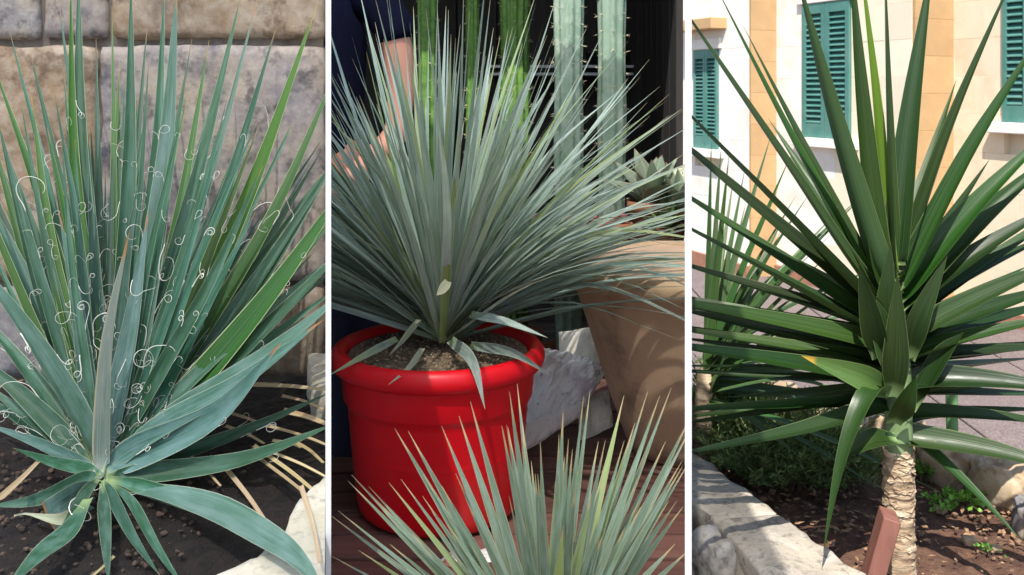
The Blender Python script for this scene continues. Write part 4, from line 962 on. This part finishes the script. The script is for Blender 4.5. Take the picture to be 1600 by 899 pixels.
# tan stone, its tone standing in for shade on the step faces: courses of quoins lining the returns
for o, d_, sref in ((OB, .36, 0), (OC, .265, 0)):
    z = .0; k = 0
    while z < ZTOP: 
        part('quoin', o, -.03, -.002, z+.0006, min(z+CO, ZTOP)-.0006, -d_+.005, -.002, M['lime_tan'], bd, .0015); z += CO; k += 1
sC = hC; part('hood', OC, sC[0]-.12, sC[1]+.15, sC[3]+.17, sC[3]+.27, -.1, .16, M['lime_tan'], bd, .006)
part('downpipe', OB, s_at(OB, 1207), s_at(OB, 1203), z_at(OB, 1.4, 24), ZTOP, .01, .05, M['lime_tan'])

# main yucca
Y3 = F*(H-Z3)/(885-HY); XC = xr(1404, Y3)
tree = empty('yucca_tree', (XC, Y3, Z3)); tag(tree, 'dark green sword-leaved yucca with a fibrous trunk in the kerbed bed', 'yucca')
def tone_trunk():
    m = N('fibrous_trunk'); p = m.pos; s = m.scale(p, (10, 10, 60)); a = m.noise(s, 1., 5, .65); b = m.noise(p, 30, 4)
    c = m.ramp(a, [(.3, (.12, .075, .045)), (.48, (.38, .28, .18)), (.68, (.58, .47, .34))]); c = m.mix(m.rng(b, .5, .7, 0, .6), c, (.2, .12, .07)); m.col(c); m.rough(.9); m.bump(a, .8, .01); return m.m
M['trunk'] = tone_trunk(); M['stem'] = plain('green_stem', (.12, .19, .08), .55, (.19, .26, .12), 18, bump=.1)
zt = H-(702-HY)/F*Y3; rt = 23*Y3/F
bm = bmesh.new(); prof = []
K = 60
for k in range(K+1):
    f = k/K; z = lerp(Z3-.03, zt, f); prof.append((rt*(1.0-.06*f+.12*(1-f)**4)*(1+.035*(((k*.37) % 1)-.5)+(.05 if k % 4 == 0 else 0)), z))
lathe(bm, prof, (XC, Y3), 40)
for v in bm.verts:
    q = v.co*Vector((1, 1, 1)); nv = noise.noise(Vector((q.x*40, q.y*40, q.z*90)))+.5*noise.noise(q*120); d = Vector((q.x-XC, q.y-Y3, 0)); v.co += d*.11*nv
obj_from_bm('trunk', bm, M['trunk'], tree)
# leaf-base rings on the trunk
bm = bmesh.new(); rq = random.Random(2)
for k in range(220):
    a = rq.uniform(0, 6.28); z = rq.uniform(Z3+.02, zt); rr = rt*1.0; w_ = rq.uniform(.3, .7); h = rq.uniform(.004, .016)
    p = [Vector((XC+rr*(1.02+g_)*math.cos(a+da), Y3+rr*(1.02+g_)*math.sin(a+da), z+dz)) for da, dz, g_ in ((-w_, rq.uniform(-.006, .006), .02), (rq.uniform(-.2, .2), -h*.6, rq.uniform(.02, .13)), (w_, rq.uniform(-.006, .006), .02), (0, h, .0))]
    bm.faces.new([bm.verts.new(v) for v in p])
o = obj_from_bm('bark_fibres', bm, M['trunk'], tree, smooth=False); o['kind'] = 'stuff'
zs0, zs1 = zt-.01, H-(480-HY)/F*Y3
bm = bmesh.new(); lathe(bm, [(rt*.95, zs0), (rt*.9, lerp(zs0, zs1, .2)), (rt*.8, lerp(zs0, zs1, .6)), (rt*.45, zs1), (0, zs1+.01)], (XC, Y3), 24); obj_from_bm('green_stem', bm, M['stem'], tree)
L3 = [  # base px, tip px, width, tip depth, bow
 ((1348, 440), (1070, 20), 36, -.05, .0), ((1358, 445), (1125, -8), 32, .12, .02), ((1362, 440), (1172, 62), 34, .18, .015), ((1372, 420), (1248, -30), 42, -.12, .02), ((1372, 420), (1330, -60), 40, .0, .02),
 ((1388, 400), (1344, -60), 22, .05, -.02), ((1392, 400), (1382, -60), 36, -.02, .01), ((1402, 380), (1456, -50), 42, .05, .02), ((1420, 410), (1582, -30), 40, .02, .035), ((1428, 420), (1625, 60), 42, -.06, .04),
 ((1432, 440), (1660, 190), 46, .0, .05), ((1432, 450), (1670, 225), 44, .1, .04), ((1436, 470), (1670, 310), 46, .05, .04), ((1430, 490), (1670, 355), 42, .16, .03), ((1436, 520), (1680, 400), 42, -.1, .03),
 ((1432, 530), (1680, 440), 44, .1, .02), ((1434, 560), (1680, 490), 46, -.08, .02), ((1430, 570), (1680, 540), 44, .12, .02), ((1428, 600), (1690, 615), 48, -.1, .06), ((1425, 620), (1690, 585), 42, .1, .0),
 ((1424, 655), (1690, 670), 40, .0, .05), ((1425, 690), (1690, 745), 46, -.12, .06), ((1430, 695), (1588, 838), 34, -.12, .04), ((1420, 660), (1640, 640), 34, .15, .03),
 ((1370, 490), (1050, 155), 46, -.1, -.01), ((1355, 480), (1050, 212), 44, .02, .0), ((1352, 500), (1060, 300), 38, .12, -.01), ((1346, 512), (1050, 345), 42, -.04, -.01), ((1368, 520), (1040, 408), 46, .05, -.02),
 ((1370, 548), (1030, 470), 48, -.1, -.03), ((1372, 580), (1040, 515), 46, .05, -.03), ((1382, 604), (1030, 540), 44, -.12, -.03), ((1390, 640), (1030, 645), 32, .1, -.03), ((1388, 642), (1098, 702), 40, -.15, .04),
 ((1375, 560), (1090, 480), 36, .2, -.02), ((1372, 500), (1150, 360), 36, .26, -.02), ((1380, 460), (1210, 200), 34, .26, .0), ((1420, 460), (1540, 260), 36, .25, .02), ((1428, 520), (1600, 420), 36, .28, .02), ((1410, 420), (1490, 140), 34, .22, .02), ((1395, 420), (1420, 120), 34, .26, .0), ((1380, 430), (1290, 120), 34, .24, .0),
 ((1425, 590), (1620, 560), 36, .28, .02), ((1380, 590), (1160, 560), 34, .26, -.02)]
_r3 = random.Random(15)
for k in range(34):
    a_ = R(_r3.uniform(-8, 188)); l_ = _r3.uniform(240, 400); h_ = math.sin(a_)
    b_ = (1403+math.cos(a_)*24, lerp(600, 400, max(0, h_))+_r3.uniform(-20, 30))
    if 40 < math.degrees(a_) < 140: continue
    L3.append((b_, (b_[0]+math.cos(a_)*l_, b_[1]-h_*l_*.95), _r3.uniform(28, 36), _r3.uniform(.08, .32), _r3.uniform(-.02, .02)))
for i, (b, t, wd, dY, bow) in enumerate(L3):
    bY = Y3+dY*.12; ax = (1403, min(690, b[1]+35)); d = Vector(t)-Vector(b)
    mid = Vector(b)*.5+Vector(t)*.5+Vector((d.y, -d.x))*bow*.5
    t = tuple(Vector(b)+(Vector(t)-Vector(b))*(1.22 if t[0] < 1101 else 1.06))
    px_leaf(tree, [ax, b, tuple(mid), t], [Y3, bY, bY+dY*.55, bY+dY*1.3], wd*.98, M['leaf3y' if i == 5 else 'leaf3'], 1.0 if abs(d.x) > 120 else .5, .45, seed=300+i, clip=BAY3, prof=prof_sword, chan=.42, seg=14)
# short leaves on the stem facing the viewer, and special ones
for i, (pts, Ys, wd, mt, af, cf) in enumerate([
   ([(1375, 560), (1362, 500), (1342, 412)], [Y3-.05, Y3-.09, Y3-.12], 34, 'leaf3', -.3, .9), ([(1396, 620), (1400, 540), (1402, 428)], [Y3-.05, Y3-.09, Y3-.1], 36, 'leaf3', -.3, .9), ([(1395, 660), (1412, 630), (1432, 588)], [Y3-.05, Y3-.1, Y3-.13], 34, 'leaf3', -.3, .9),
   ([(1386, 560), (1384, 480), (1392, 380)], [Y3-.04, Y3-.05, Y3-.04], 32, 'leaf3', -.3, .9), ([(1385, 610), (1340, 588), (1252, 556)], [Y3-.04, Y3-.1, Y3-.16], 38, 'leaf3t', .5, .8),
   ([(1392, 618), (1362, 612), (1335, 660), (1310, 740), (1286, 866)], [Y3-.03, Y3-.12, Y3-.16, Y3-.18, Y3-.2], 32, 'leaf3', .3, 1.), ([(1402, 688), (1360, 690), (1306, 720)], [Y3-.04, Y3-.08, Y3-.1], 34, 'leaf3', .8, .6),
   ([(1420, 560), (1440, 490), (1480, 400)], [Y3-.03, Y3-.08, Y3-.1], 30, 'leaf3', .2, .9), ([(1400, 600), (1380, 520), (1372, 470)], [Y3-.05, Y3-.06, Y3-.07], 38, 'leaf3', 0, 1.), ([(1425, 640), (1470, 560), (1505, 520)], [Y3-.02, Y3-.04, Y3-.06], 30, 'leaf3', .6, .6)]):
    px_leaf(tree, pts, Ys, wd*1.1, M[mt], af, cf, seed=400+i, clip=BAY3, prof=prof_sword if i != 5 else prof_line, chan=.22, seg=16)

# wooden stake
M['stake'] = wood('red_brown_stake_wood', (.12, .045, .032), (.2, .085, .062), 2)
st = P(1392, 800, Y3-.11); sb_ = P(1352, 905, Y3-.13); sb_.z = Z3-.02; ax = (st-sb_).normalized()
bm = bmesh.new(); add_box(bm, (-.03, -.02, 0), (.03, .02, (st-sb_).length)); 
for v in bm.verts:
    if v.co.z > .01 and v.co.x < 0: v.co.z -= .012
bevel(bm, .002, 1); rotm = ax.to_track_quat('Z', 'Y').to_matrix() @ Matrix.Rotation(R(-25), 3, 'Z')
for v in bm.verts: v.co = rotm @ v.co + sb_
tag(obj_from_bm('wooden_stake', bm, M['stake'], None, smooth=False), 'red-brown wooden stake leaning against the fibrous trunk', 'stake')
# green post
M['green_post'] = plain('green_plastic', (.1, .22, .08), .5, (.13, .26, .1), 20)
g0 = on_z(1490, 742, Z3); bm = bmesh.new(); tube(bm, [Vector((g0.x, g0.y, Z3-.02)), Vector((g0.x-.004, g0.y, Z3+.12)), Vector((g0.x-.008, g0.y, Z3+.34)), Vector((g0.x-.009, g0.y, Z3+.35)), Vector((g0.x-.009, g0.y, Z3+.352))], [.018, .0175, .0175, .016, .01], 16)
tag(obj_from_bm('garden_post', bm, M['green_post']), 'short round green post standing among the border rocks', 'post')

# bush and weeds
M['needle'] = leaf_mat('rosemary_needle', (.09, .19, .045), (.2, .34, .09), (.2, .33, .1), (.22, .36, .12), stripe=3, trans=.25, var=.3)
M['weed'] = leaf_mat('weed_leaf', (.09, .24, .03), (.17, .36, .06), (.2, .36, .08), (.2, .3, .08), stripe=3, trans=.2, var=.3)
M['twig'] = plain('brown_twig', (.12, .08, .05), .9)
def bush(name, c, size, nst, ln, wd, mat, label, cat, seed, group=None, clip=None, per=34, mats=None, up=.5):
    root = empty(name, c); tag(root, label, cat, group); rq = random.Random(seed); bl = bmesh.new(); bt = bmesh.new(); uvl = bl.loops.layers.uv.new('UVMap')
    for k in range(nst):
        a = rq.uniform(0, 6.28); q = math.sqrt(rq.random()); b = c+Vector((math.cos(a)*q*size[0]*.55, math.sin(a)*q*size[1]*.55, .0))
        T = c+Vector((math.cos(a)*q*size[0]*1.05, math.sin(a)*q*size[1]*1.05, size[2]*(rq.uniform(.5, 1.1)*(1-.55*q*q))))+Vector((rq.uniform(-1, 1), rq.uniform(-1, 1), 0))*.04
        m_ = (b+T)/2+Vector((0, 0, .03)); st_ = [b*(1-t)**2+m_*2*t*(1-t)+T*t*t for t in [j/6 for j in range(7)]]
        tube(bt, st_, [.0022*(1-.7*j/6) for j in range(7)], 3, False)
        for j in range(per):
            t = .2+.8*(j+rq.random())/per; p = b*(1-t)**2+m_*2*t*(1-t)+T*t*t; tg = (T-b).normalized()
            d = (tg*.7+Vector((rq.uniform(-1, 1), rq.uniform(-1, 1), rq.uniform(-.7, 1)*up*2))).normalized(); l = ln*rq.uniform(.6, 1.2); s_ = d.cross(Vector((rq.uniform(-1, 1), rq.uniform(-1, 1), rq.uniform(-1, 1)))).normalized()*wd*.5
            vv = [bl.verts.new(p), bl.verts.new(p+d*l*.5+s_), bl.verts.new(p+d*l), bl.verts.new(p+d*l*.5-s_)]
            f = bl.faces.new(vv)
            u0 = rq.random()*.6+.2
            for lp, uv in zip(f.loops, ((u0, .2), (u0, .4), (u0, .8), (u0, .6))): lp[uvl].uv = uv
    if clip: cut(bl, clip); cut(bt, clip)
    o = obj_from_bm('foliage', bl, M[mat], root, smooth=False); o['kind'] = 'stuff'; o2 = obj_from_bm('stems', bt, M['twig'], root); o2['kind'] = 'stuff'
bush('rosemary_bush', on_z(1232, 742, Z3), (.28, .25, .23), 600, .026, .0045, 'needle', 'low dark green needle-leaved bush behind the kerb', 'bush', 1, clip=BAY3)
bush('rosemary_bush', on_z(1138, 672, Z3), (.15, .11, .32), 150, .026, .005, 'needle', 'smaller dark bush under the narrow-leaved palm at the divider', 'bush', 2, clip=BAY3)
bush('weed', on_z(1100, 694, Z3), (.05, .05, .09), 14, .03, .013, 'weed', 'bright green broad-leaved weed growing at the kerb end by the divider', 'weed', 3, clip=BAY3, per=12)
bush('weed', on_z(1438, 752, Z3), (.04, .04, .07), 12, .022, .009, 'weed', 'small green weed right behind the fibrous trunk', 'weed', 4, per=12)
bush('weed', on_z(1500, 792, Z3), (.1, .06, .04), 26, .022, .012, 'weed', 'spreading low weed with grey-green leaves below the green post', 'weed', 5, per=10)
bush('weed', on_z(1575, 745, Z3), (.07, .05, .08), 18, .024, .011, 'weed', 'weed growing against the long cream border rock', 'weed', 6, per=12)
bush('weed', on_z(1548, 868, Z3), (.015, .015, .02), 5, .014, .006, 'weed', 'tiny lone green seedling on the open red soil', 'weed', 7, per=7)
# narrow-leaved palm behind
Yp = 3.02; pc = Vector((xr(1092, Yp), Yp, Z3)); pm = empty('narrow_leaved_yucca', pc); tag(pm, 'dark yucca with many narrow leaves behind the main one, beside the divider', 'yucca')
bm = bmesh.new(); tube(bm, [pc+Vector((.01, 0, -.02)), pc+Vector((.015, 0, .2)), pc+Vector((.02, 0, .3))], [.03, .028, .022], 14); cut(bm, BAY3); obj_from_bm('trunk', bm, M['trunk'], pm)
rq = random.Random(6)
for k in range(52):
    el = R(rq.uniform(-12, 88)); az = R(rq.uniform(-70, 70)); ln = rq.uniform(.45, .8); d = Vector((math.cos(az)*math.cos(el), math.sin(az)*math.cos(el), math.sin(el))); b = pc+Vector((.02, 0, rq.uniform(.2, .36)))
    leaf(pm, [b, b+d*ln*.5+Vector((0, 0, .01)), b+d*ln-Vector((0, 0, .03*math.cos(el)))], rq.uniform(.018, .03), Vector((0, 0, 1))-d*d.z+Vector((rq.uniform(-.4, .4), -.6, 0)), M['leaf4'], prof=prof_line, chan=.2, clip=BAY3, seg=8, nu=2)
